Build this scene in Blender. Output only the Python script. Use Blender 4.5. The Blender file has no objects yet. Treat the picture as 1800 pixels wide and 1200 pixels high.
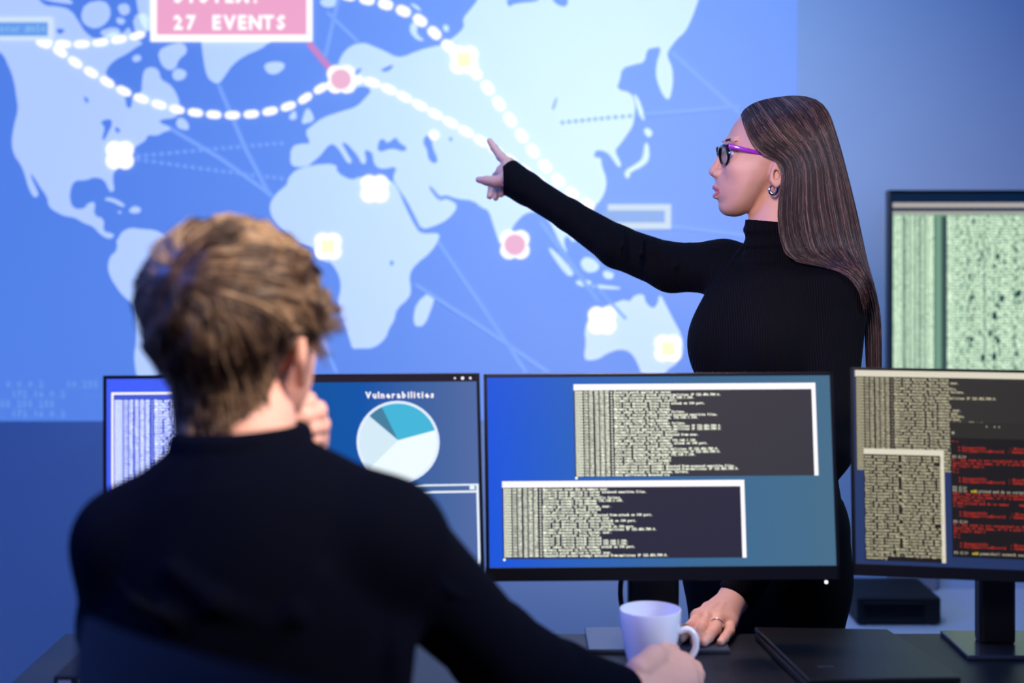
import bpy, bmesh, math, random
import numpy as np
from mathutils import Vector, Matrix
from mathutils.geometry import tessellate_polygon
random.seed(7); np.random.seed(7)
SC = bpy.context.scene
COL = SC.collection
H = 1.40            # camera height (m)
F = 2500.0          # focal length in pixels of the 1800 px wide frame (50 mm lens)

# ------------------------------------------------------------------ camera
cam_data = bpy.data.cameras.new('camera'); cam = bpy.data.objects.new('camera', cam_data); COL.objects.link(cam)
cam.location = (0, 0, H); cam.rotation_euler = (math.pi/2, 0, 0)
cam_data.lens = 50; cam_data.sensor_width = 36; cam_data.sensor_fit = 'HORIZONTAL'
cam_data.shift_y = -200/1800.0
cam_data.clip_start = 0.05; cam_data.clip_end = 50
cam_data.dof.use_dof = True; cam_data.dof.focus_distance = 2.64; cam_data.dof.aperture_fstop = 2.1
SC.camera = cam
# ------------------------------------------------------------------ world + lights + exposure
w = bpy.data.worlds.new('world'); SC.world = w; w.use_nodes = True
w.node_tree.nodes['Background'].inputs[0].default_value = (0.20, 0.32, 0.85, 1)
w.node_tree.nodes['Background'].inputs[1].default_value = 0.15
def area(name, loc, target, size, color, power, size_y=None, spread=180):
    l = bpy.data.lights.new(name, 'AREA'); l.energy = power; l.color = color; l.size = size
    l.spread = math.radians(spread)
    if size_y: l.shape = 'RECTANGLE'; l.size_y = size_y
    o = bpy.data.objects.new(name, l); COL.objects.link(o); o.location = loc
    o.rotation_euler = (Vector(target)-Vector(loc)).to_track_quat('-Z', 'Y').to_euler()
    return o
area('ceiling_wash_light', (0.75, 2.9, 2.8), (0.75, 4.2, 1.0), 2.6, (0.16, 0.42, 1.0), 14, 0.4)
area('projector_light', (0.15, 2.35, 2.78), (0.25, 4.2, 1.45), 0.25, (0.66, 0.83, 1.0), 8, None, 74)
area('blue_side_light', (-2.2, 1.6, 2.3), (-0.3, 2.0, 1.0), 1.0, (0.10, 0.22, 1.0), 60)
area('warm_key_light', (-0.25, 0.45, 2.0), (0.44, 2.6, 1.36), 0.5, (1.0, 0.76, 0.74), 3.5, None, 42)
area('mug_cool_fill', (2.2, 1.1, 2.3), (0.2, 2.15, 0.8), 0.5, (0.50, 0.68, 1.0), 5.5, None, 50)  # added cool fill from the right to brighten the mug
area('hand_fill_light', (0.22, 2.47, 2.8), (0.34, 2.34, 0.75), 0.25, (1.0, 0.78, 0.70), 0.8, None, 22)  # added overhead fill for the woman's resting hand, no fixture behind it
area('right_fill_light', (1.0, 0.7, 2.6), (-0.22, 1.6, 1.32), 0.4, (1.0, 0.82, 0.70), 4.5, None, 34)
SC.view_settings.view_transform = 'Standard'; SC.view_settings.look = 'None'
SC.view_settings.gamma = 1.0; SC.view_settings.use_curve_mapping = False
SC.view_settings.exposure = 0.0

# ------------------------------------------------------------------ helpers
def P(px, py, d): return np.array(((px-900.0)/F*d, d, H-(py-400.0)/F*d))
def lin(c):
    out = []
    for v in c:
        v /= 255.0
        out.append(v/12.92 if v <= 0.04045 else ((v+0.055)/1.055)**2.4)
    return tuple(out)+(1.0,)
MATS = {}
def mat(name, rgb, rough=0.5, spec=0.5, metal=0.0, sss=0.0, noise=None, bump=None, coat=0.0, sheen=0.0):
    m = bpy.data.materials.new(name); m.use_nodes = True
    nt = m.node_tree; b = nt.nodes['Principled BSDF']
    b.inputs['Base Color'].default_value = lin(rgb); b.inputs['Roughness'].default_value = rough
    b.inputs['Specular IOR Level'].default_value = spec; b.inputs['Metallic'].default_value = metal
    if sss:
        b.inputs['Subsurface Weight'].default_value = sss; b.inputs['Subsurface Radius'].default_value = (0.9, 0.35, 0.2)
        b.inputs['Subsurface Scale'].default_value = 0.006
    if coat: b.inputs['Coat Weight'].default_value = coat
    if sheen: b.inputs['Sheen Weight'].default_value = sheen
    if noise or bump: tc = nt.nodes.new('ShaderNodeTexCoord')
    if noise:
        scale, rgb2 = noise
        n = nt.nodes.new('ShaderNodeTexNoise'); n.inputs['Scale'].default_value = scale; n.inputs['Detail'].default_value = 4
        mx = nt.nodes.new('ShaderNodeMix'); mx.data_type = 'RGBA'
        mx.inputs[6].default_value = lin(rgb); mx.inputs[7].default_value = lin(rgb2)
        nt.links.new(tc.outputs['Object'], n.inputs['Vector']); nt.links.new(n.outputs['Fac'], mx.inputs[0])
        nt.links.new(mx.outputs[2], b.inputs['Base Color'])
    if bump:
        kind, scale, dist = bump
        if kind == 'noise':
            n = nt.nodes.new('ShaderNodeTexNoise'); n.inputs['Scale'].default_value = scale; n.inputs['Detail'].default_value = 5
            nt.links.new(tc.outputs['Object'], n.inputs['Vector']); ho = n.outputs['Fac']
        else:
            n = nt.nodes.new('ShaderNodeTexWave'); n.inputs['Scale'].default_value = scale; n.inputs['Distortion'].default_value = 1.2
            n.inputs['Detail Scale'].default_value = 0.6; n.bands_direction = kind
            nt.links.new(tc.outputs['Object'], n.inputs['Vector']); ho = n.outputs['Fac']
        bp = nt.nodes.new('ShaderNodeBump'); bp.inputs['Distance'].default_value = dist; bp.inputs['Strength'].default_value = 0.9
        nt.links.new(ho, bp.inputs['Height']); nt.links.new(bp.outputs['Normal'], b.inputs['Normal'])
    MATS[name] = m; return m
def glow(name, rgb, strength=1.0, diffuse=None, rough=0.9, spec=0.0, noise=None):
    """a lit picture on a screen or wall: emission over a plain surface"""
    m = bpy.data.materials.new(name); m.use_nodes = True; b = m.node_tree.nodes['Principled BSDF']
    b.inputs['Base Color'].default_value = lin(diffuse) if diffuse else (0.003, 0.003, 0.004, 1)
    b.inputs['Roughness'].default_value = rough; b.inputs['Specular IOR Level'].default_value = spec
    b.inputs['Emission Color'].default_value = lin(rgb); b.inputs['Emission Strength'].default_value = strength
    MATS[name] = m; return m
def desktop_ramp(name, stops, axis=0, spec=0.1, rough=0.35):
    """desktop colour with reflected blue and viewing-angle change painted in as a ramp"""
    m = glow(name, (0, 0, 0), 1.0, rough=rough, spec=spec); nt = m.node_tree; b = nt.nodes['Principled BSDF']
    tc = nt.nodes.new('ShaderNodeTexCoord'); sp = nt.nodes.new('ShaderNodeSeparateXYZ'); cr = nt.nodes.new('ShaderNodeValToRGB')
    nt.links.new(tc.outputs['Generated'], sp.inputs[0]); nt.links.new(sp.outputs[axis], cr.inputs[0])
    el = cr.color_ramp.elements
    el[0].position, el[0].color = stops[0][0], lin(stops[0][1]); el[1].position, el[1].color = stops[-1][0], lin(stops[-1][1])
    for p, c in stops[1:-1]:
        e = el.new(p); e.color = lin(c)
    nt.links.new(cr.outputs[0], b.inputs['Emission Color']); return m

def world_loc(o):
    v = Vector((0, 0, 0))
    while o is not None:
        v += o.location; o = o.parent
    return v
def tag(o, label=None, cat=None, group=None, kind=None):
    if label: o['label'] = label
    if cat: o['category'] = cat
    if group: o['group'] = group
    if kind: o['kind'] = kind
    return o
def thing(name, loc, label, cat, group=None):
    o = bpy.data.objects.new(name, None); COL.objects.link(o); o.location = Vector([float(v) for v in loc]); o.empty_display_size = 0.05
    return tag(o, label, cat, group)
def obj(name, verts, faces, mats, parent=None, midx=None, smooth=False, label=None):
    """verts in world coordinates"""
    v = np.asarray(verts, dtype=float)
    if parent is not None: v = v - np.array(world_loc(parent))
    me = bpy.data.meshes.new(name)
    me.from_pydata(v.tolist() if len(v) < 60000 else [tuple(r) for r in v.tolist()], [], faces.tolist() if isinstance(faces, np.ndarray) else faces)
    if not isinstance(mats, (list, tuple)): mats = [mats]
    for m in mats: me.materials.append(m)
    if midx is not None: me.polygons.foreach_set('material_index', np.asarray(midx, dtype=np.int32))
    if smooth: me.polygons.foreach_set('use_smooth', np.ones(len(me.polygons), dtype=bool))
    me.update()
    o = bpy.data.objects.new(name, me); COL.objects.link(o)
    if parent is not None: o.parent = parent
    if label: o['label'] = label
    return o
class MB:
    """mesh builder: shapes gathered into ONE mesh"""
    def __init__(s): s.v = []; s.f = []; s.m = []
    def add(s, v, f, m=0):
        n = len(s.v); s.v += [tuple(float(c) for c in p) for p in v]; s.f += [tuple(int(i)+n for i in q) for q in f]; s.m += [m]*len(f); return s
    def box(s, lo, hi, m=0, bev=0.0, M=None):
        bm = bmesh.new(); bmesh.ops.create_cube(bm, size=1.0)
        lo = Vector(lo); hi = Vector(hi)
        for v in bm.verts: v.co = Vector([(lo[i]+hi[i])/2 + v.co[i]*(hi[i]-lo[i]) for i in range(3)])
        if bev: bmesh.ops.bevel(bm, geom=bm.edges[:], offset=bev, segments=3, profile=0.5, affect='EDGES')
        if M is not None: bmesh.ops.transform(bm, matrix=M, verts=bm.verts)
        bm.verts.index_update(); s.add([v.co for v in bm.verts], [[v.index for v in f.verts] for f in bm.faces], m); bm.free(); return s
    def tube(s, pts, r, n=10, m=0, caps=True):
        pts = [np.array(p, dtype=float) for p in pts]
        rs = r if hasattr(r, '__len__') else [r]*len(pts)
        V = []; Fc = []; prev = None
        for i, p in enumerate(pts):
            t = pts[min(i+1, len(pts)-1)] - pts[max(i-1, 0)]; t = t/(np.linalg.norm(t)+1e-9)
            if prev is None:
                a = np.array((0, 0, 1.0)) if abs(t[2]) < 0.9 else np.array((1.0, 0, 0)); u = np.cross(t, a)
            else: u = prev - t*np.dot(prev, t)
            u = u/(np.linalg.norm(u)+1e-9); prev = u; w_ = np.cross(t, u)
            for k in range(n):
                a = 2*math.pi*k/n; V.append(p+rs[i]*(u*math.cos(a)+w_*math.sin(a)))
        for i in range(len(pts)-1):
            for k in range(n): Fc.append((i*n+k, i*n+(k+1) % n, (i+1)*n+(k+1) % n, (i+1)*n+k))
        if caps: Fc.append(tuple(range(n))[::-1]); Fc.append(tuple(range((len(pts)-1)*n, len(pts)*n)))
        return s.add(V, Fc, m)
    def lathe(s, prof, c, n=40, m=0):
        V = []; Fc = []
        for (r, z) in prof:
            for k in range(n):
                a = 2*math.pi*k/n; V.append((c[0]+r*math.cos(a), c[1]+r*math.sin(a), c[2]+z))
        for i in range(len(prof)-1):
            for k in range(n): Fc.append((i*n+k, i*n+(k+1) % n, (i+1)*n+(k+1) % n, (i+1)*n+k))
        return s.add(V, Fc, m)
    def ball(s, c, r, n=12, m=0):
        rr = r if hasattr(r, '__len__') else (r, r, r); V = []; Fc = []
        for i in range(n+1):
            th = math.pi*i/n
            for k in range(2*n):
                a = math.pi*k/n; V.append((c[0]+rr[0]*math.sin(th)*math.cos(a), c[1]+rr[1]*math.sin(th)*math.sin(a), c[2]+rr[2]*math.cos(th)))
        for i in range(n):
            for k in range(2*n): Fc.append((i*2*n+k, i*2*n+(k+1) % (2*n), (i+1)*2*n+(k+1) % (2*n), (i+1)*2*n+k))
        return s.add(V, Fc, m)
    def build(s, name, mats, parent=None, smooth=False, label=None):
        o = obj(name, s.v, s.f, mats, parent, s.m, smooth, label)
        if smooth:
            o.data.set_sharp_from_angle(angle=math.radians(40))
        return o
def catmull(pts, n=8):
    pts = [np.array(p, dtype=float) for p in pts]; out = []
    q = [2*pts[0]-pts[1]] + pts + [2*pts[-1]-pts[-2]]
    for i in range(1, len(q)-2):
        for k in range(n):
            t = k/n; a, b, c, d = q[i-1], q[i], q[i+1], q[i+2]
            out.append(0.5*((2*b)+(-a+c)*t+(2*a-5*b+4*c-d)*t*t+(-a+3*b-3*c+d)*t**3))
    out.append(pts[-1]); return out

# ------------------------------------------------------------------ distance fields -> one smooth skin
class Field:
    def __init__(s, lo, hi, h):
        s.lo = np.array(lo, dtype=float); s.h = h; s.n = np.ceil((np.array(hi)-s.lo)/h).astype(int)+1
        s.F = np.full(tuple(s.n), 0.5, dtype=np.float32)
    def axes(s, sl=None):
        ax = [s.lo[i]+s.h*np.arange(s.n[i]) for i in range(3)]
        if sl: ax = [ax[i][sl[i]] for i in range(3)]
        return (ax[0][:, None, None].astype(np.float32), ax[1][None, :, None].astype(np.float32), ax[2][None, None, :].astype(np.float32))
    def slc(s, lo, hi, pad):
        a = np.clip(np.floor((np.array(lo)-pad-s.lo)/s.h).astype(int), 0, s.n); b = np.clip(np.ceil((np.array(hi)+pad-s.lo)/s.h).astype(int)+1, 0, s.n)
        if np.any(b <= a): return None
        return tuple(slice(int(a[i]), int(b[i])) for i in range(3))
    def join(s, sl, d, k, cut):
        A = s.F[sl]
        if cut: A = -A
        if k > 0:
            hh = np.clip(0.5+0.5*(A-d)/k, 0, 1); R = A+(d-A)*hh-k*hh*(1-hh)
        else: R = np.minimum(A, d)
        if cut: R = -R
        # cut: max(F, -d)
        s.F[sl] = R
    def cap(s, a, b, ra, rb=None, k=0.01, cut=False):
        rb = ra if rb is None else rb; a = np.array(a, float); b = np.array(b, float); r = max(ra, rb)
        sl = s.slc(np.minimum(a, b)-r, np.maximum(a, b)+r, 2*k+0.03)
        if sl is None: return s
        x, y, z = s.axes(sl); ba = b-a; L = float(ba@ba)+1e-12
        t = np.clip(((x-a[0])*ba[0]+(y-a[1])*ba[1]+(z-a[2])*ba[2])/L, 0, 1)
        d = np.sqrt((x-a[0]-ba[0]*t)**2+(y-a[1]-ba[1]*t)**2+(z-a[2]-ba[2]*t)**2)-(ra+(rb-ra)*t)
        s.join(sl, d, k, cut); return s
    def chain(s, pts, rs, k=0.01):
        for i in range(len(pts)-1): s.cap(pts[i], pts[i+1], rs[i], rs[i+1], k)
        return s
    def ell(s, c, r, R=None, k=0.01, cut=False):
        c = np.array(c, float); m = max(r); R = np.eye(3) if R is None else np.array(R, float)  # rows of R: local axes
        sl = s.slc(c-m, c+m, 2*k+0.03)
        if sl is None: return s
        x, y, z = s.axes(sl); x = x-c[0]; y = y-c[1]; z = z-c[2]
        q = [R[i, 0]*x+R[i, 1]*y+R[i, 2]*z for i in range(3)]
        k0 = np.sqrt(sum((q[i]/r[i])**2 for i in range(3))); k1 = np.sqrt(sum((q[i]/r[i]**2)**2 for i in range(3)))+1e-9
        s.join(sl, k0*(k0-1)/k1, k, cut); return s
    def plane_cut(s, p, n, rad=0.2):
        """remove what lies beyond plane (p, n) within a ball round p"""
        p = np.array(p, float); n = np.array(n, float); n /= np.linalg.norm(n)
        sl = s.slc(p-rad, p+rad, 0)
        if sl is None: return s
        x, y, z = s.axes(sl); d = (x-p[0])*n[0]+(y-p[1])*n[1]+(z-p[2])*n[2]
        near = (x-p[0])**2+(y-p[1])**2+(z-p[2])**2 < rad*rad
        s.F[sl] = np.where(near, np.maximum(s.F[sl], d), s.F[sl]); return s
    def mesh(s):
        return surface_nets(s.F, s.lo, s.h)
def surface_nets(Fv, lo, h):
    F_ = Fv; ins = F_ < 0; nx, ny, nz = F_.shape
    c = ins[:-1, :-1, :-1].astype(np.int8).copy(); cnt = np.zeros((nx-1, ny-1, nz-1), np.int8)
    for i in (0, 1):
        for j in (0, 1):
            for k in (0, 1): cnt += ins[i:nx-1+i, j:ny-1+j, k:nz-1+k]
    act = (cnt > 0) & (cnt < 8); idx = np.argwhere(act); N = len(idx)
    vid = np.full(act.shape, -1, np.int64); vid[act] = np.arange(N)
    acc = np.zeros((N, 3)); num = np.zeros(N)
    I, J, K = idx.T
    for ax in range(3):
        o1, o2 = [(1, 2), (0, 2), (0, 1)][ax]
        for u in (0, 1):
            for v in (0, 1):
                off = [0, 0, 0]; off[o1] = u; off[o2] = v
                a = F_[I+off[0], J+off[1], K+off[2]].astype(float); off2 = list(off); off2[ax] = 1
                b = F_[I+off2[0], J+off2[1], K+off2[2]].astype(float)
                m = (a < 0) != (b < 0); t = np.where(m, a/np.where(m, a-b, 1), 0)
                for q in range(3): acc[:, q] += np.where(m, off[q]+(t if q == ax else 0), 0)
                num += m
    V = (idx+acc/num[:, None])*h+np.array(lo)
    faces = []
    for ax in range(3):
        o1, o2 = [(1, 2), (2, 0), (0, 1)][ax]
        sl = [slice(None)]*3; sl2 = [slice(None)]*3; sl[ax] = slice(0, -1); sl2[ax] = slice(1, None)
        A = ins[tuple(sl)]; B = ins[tuple(sl2)]; ed = np.argwhere(A != B)
        ok = (ed[:, o1] > 0) & (ed[:, o2] > 0) & (ed[:, o1] < F_.shape[o1]-1) & (ed[:, o2] < F_.shape[o2]-1); ed = ed[ok]
        flip = A[tuple(ed.T)]
        q = []
        for (u, v) in ((1, 1), (0, 1), (0, 0), (1, 0)):
            e = ed.copy(); e[:, o1] -= u; e[:, o2] -= v; q.append(vid[tuple(e.T)])
        q = np.stack(q, 1); q[~flip] = q[~flip][:, ::-1]; faces.append(q)
    return V, np.concatenate(faces)
def poly_sd(px, pz, poly):
    """signed distance to a polygon (negative inside); px, pz broadcast arrays"""
    px, pz = np.broadcast_arrays(px, pz); d = np.full(px.shape, 1e9); ins = np.zeros(px.shape, bool); n = len(poly)
    for i in range(n):
        x0, z0 = poly[i]; x1, z1 = poly[(i+1) % n]; ex, ez = x1-x0, z1-z0
        t = np.clip(((px-x0)*ex+(pz-z0)*ez)/(ex*ex+ez*ez+1e-12), 0, 1)
        d = np.minimum(d, (px-x0-ex*t)**2+(pz-z0-ez*t)**2)
        if z1 != z0: ins ^= ((z0 > pz) != (z1 > pz)) & (px < (x1-x0)*(pz-z0)/(z1-z0)+x0)
    d = np.sqrt(d); return np.where(ins, -d, d)
def chaikin(p, it=1, closed=True):
    for _ in range(it):
        q = []; n = len(p)
        for i in range(n if closed else n-1):
            a = np.array(p[i], float); b = np.array(p[(i+1) % n], float); q += [a*0.75+b*0.25, a*0.25+b*0.75]
        p = q
    return [tuple(x) for x in p]
def merge(parts):
    V = []; Fc = []; n = 0
    for v, f in parts: V.append(np.asarray(v)); Fc.append(np.asarray(f)+n); n += len(v)
    return np.concatenate(V), np.concatenate(Fc)

# ------------------------------------------------------------------ lettering (glyph outlines of Blender's own font, set on a grid)
GL = {}
def load_glyphs(offset):
    tmp = []
    for ch in [chr(c) for c in range(33, 127)]:
        cu = bpy.data.curves.new('g', 'FONT'); cu.body = ch; cu.offset = offset; cu.resolution_u = 1; cu.size = 1.0
        o = bpy.data.objects.new('g', cu); COL.objects.link(o); tmp.append((ch, o, cu))
    bpy.context.view_layer.update(); dg = bpy.context.evaluated_depsgraph_get()
    for ch, o, cu in tmp:
        me = bpy.data.meshes.new_from_object(o.evaluated_get(dg)); n = len(me.vertices)
        co = np.zeros(n*3); me.vertices.foreach_get('co', co); co = co.reshape(-1, 3)[:, :2]
        f = [tuple(p.vertices) for p in me.polygons]
        GL[(offset, ch)] = (co, f); bpy.data.meshes.remove(me); COL.objects.unlink(o); bpy.data.objects.remove(o); bpy.data.curves.remove(cu)
LIGHT, BOLD = 0.0, 0.038
load_glyphs(LIGHT); load_glyphs(BOLD)
def text_geo(lines, org, U, V, cw, lh, size, weight=BOLD, prop=False, wscale=1.0):
    """lines of text from top-left org; U right, V down (unit vectors), cw cell width, lh line height"""
    VV = []; FF = []; n = 0; U = np.array(U, float); V = np.array(V, float); org = np.array(org, float)
    for r, line in enumerate(lines):
        x = 0.0
        for ch in line:
            if ch == ' ': x += cw; continue
            co, f = GL[(weight, ch)]
            wch = (co[:, 0].max()-co[:, 0].min())*size*wscale; x0 = co[:, 0].min()*size*wscale
            ox = x + (0 if prop else (cw-wch)/2) - x0
            p = org[None]+(ox+co[:, 0:1]*size*wscale)*U[None]+(r*lh+size*0.74-co[:, 1:2]*size)*V[None]
            VV.append(p); FF += [tuple(i+n for i in q) for q in f]; n += len(co)
            x += (wch+cw) if prop else cw
    return (np.concatenate(VV) if VV else np.zeros((0, 3))), FF
# ================================================================== THE ROOM
WD = 4.2            # distance of the back wall
ZD = 0.72           # desk top height
mat('wall_paint', (158, 180, 206), 0.85, 0.2, noise=(3.0, (152, 174, 202)))
mat('floor_carpet', (52, 56, 68), 0.95, 0.1, noise=(60.0, (40, 44, 54)), bump=('noise', 300.0, 0.003))
mat('ceiling_paint', (190, 192, 198), 0.9, 0.2)
mat('white_laminate', (205, 210, 220), 0.45, 0.4, noise=(6.0, (198, 204, 216)))
mat('grey_plastic', (120, 124, 136), 0.6, 0.3)
mat('black_plastic', (13, 13, 17), 0.38, 0.45, bump=('noise', 900.0, 0.0002))
mat('bezel_black', (10, 10, 16), 0.30, 0.5)
mat('matte_black', (16, 17, 22), 0.6, 0.35)
mat('stand_metal', (14, 15, 22), 0.35, 0.5, noise=(30.0, (20, 21, 28)))
mat('plate_metal', (84, 92, 112), 0.22, 0.6, metal=0.7)
mat('desk_top', (15, 17, 24), 0.40, 0.45, noise=(14.0, (12, 14, 20)), bump=('noise', 500.0, 0.0003))
mat('laptop_black', (10, 11, 15), 0.36, 0.45, noise=(90.0, (13, 14, 18)))
mat('cable_rubber', (8, 8, 10), 0.5, 0.4)
mat('mug_glaze', (222, 224, 236), 0.16, 0.5, coat=0.4)
mat('sticker_yellow', (215, 200, 40), 0.6, 0.3)
mat('chair_fabric', (8, 9, 22), 0.8, 0.2, sheen=0.1, bump=('noise', 500.0, 0.0006))
mat('chair_plastic', (14, 15, 20), 0.45, 0.4)
mat('chrome', (190, 190, 195), 0.2, 0.5, metal=1.0)
def room(name, lo, hi, m):
    o = MB().box(lo, hi).build(name, MATS[m]); o['kind'] = 'structure'; return o
room('floor', (-3.1, -1.2, -0.1), (3.3, WD+0.1, 0.0), 'floor_carpet')
room('wall_back', (-3.1, WD, 0.0), (3.3, WD+0.1, 2.9), 'wall_paint')
room('wall_left', (-3.1, -1.2, 0.0), (-3.0, WD, 2.9), 'wall_paint')
room('wall_right', (3.2, -1.2, 0.0), (3.3, WD, 2.9), 'wall_paint')
room('ceiling', (-3.1, -1.2, 2.9), (3.3, WD+0.1, 3.0), 'ceiling_paint')
o = MB().box((1.105, WD-0.035, 0.336), (1.248, WD, 0.82), 0, 0.006).build('grey_strip', MATS['grey_plastic']); o['kind'] = 'structure'  # shallow grey box between the low cabinet and the wall screen
o['label'] = 'grey strip on the wall below the wall screen'

# ================================================================== PROJECTED MAP ON THE WALL
G_OCEAN = glow('map_ocean', (82, 130, 230), 0.84, (125, 130, 140))
G_LAND = glow('map_land', (186, 210, 255), 0.84, (170, 172, 175))
G_LINE = glow('map_line', (122, 164, 250), 0.90, (105, 110, 120))
G_WHITE = glow('map_white', (255, 255, 255), 1.15)
G_PALE = glow('map_pale_frame', (215, 234, 255), 0.95)
G_PINK = glow('map_pink', (246, 172, 212), 0.95)
G_PINKLINE = glow('map_pink_line', (205, 140, 210), 0.95)
G_RED = glow('map_alert', (242, 186, 218), 1.0)
G_YEL = glow('map_node_yellow', (255, 255, 205), 1.1)
G_BOX = glow('map_label_fill', (108, 166, 250), 0.9)
G_BOX2 = glow('map_label_fill_pale', (158, 192, 250), 0.9)
G_LTXT = glow('map_label_text', (160, 208, 255), 0.95)
G_NUM = glow('map_number_text', (124, 172, 246), 0.95)
def W(px, py, layer=0): 
    p = P(px, py, WD); return np.array((p[0], WD-0.003-0.0012*layer, p[2]))
pmap = thing('projected_map', W(380, 740), 'large blue world map projected on the back wall with dashed white routes', 'projected map')
def flat(name, polys, m, layer, parent=pmap, smooth=0, label=None):
    V = []; Fc = []
    for poly in polys:
        q = chaikin(poly, smooth) if smooth else poly
        pts = [Vector((a, b, 0)) for a, b in q]; n = len(V)
        V += [W(a, b, layer) for a, b in q]
        for t in tessellate_polygon([pts]):
            a, b, c = t
            A, B, Cc = V[n+a], V[n+b], V[n+c]
            nrm = np.cross(B-A, Cc-A)
            Fc.append((n+a, n+b, n+c) if nrm[1] < 0 else (n+a, n+c, n+b))
    return obj(name, V, Fc, m, parent, label=label)
def rect(x0, y0, x1, y1): return [(x0, y0), (x1, y0), (x1, y1), (x0, y1)]
ocean = MB().box(W(-640, 740, 0)+np.array((0, 0, 0)), W(1402, -407, 0)+np.array((0, 0.002, 0))).build('ocean_field', G_OCEAN, pmap)
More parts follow.
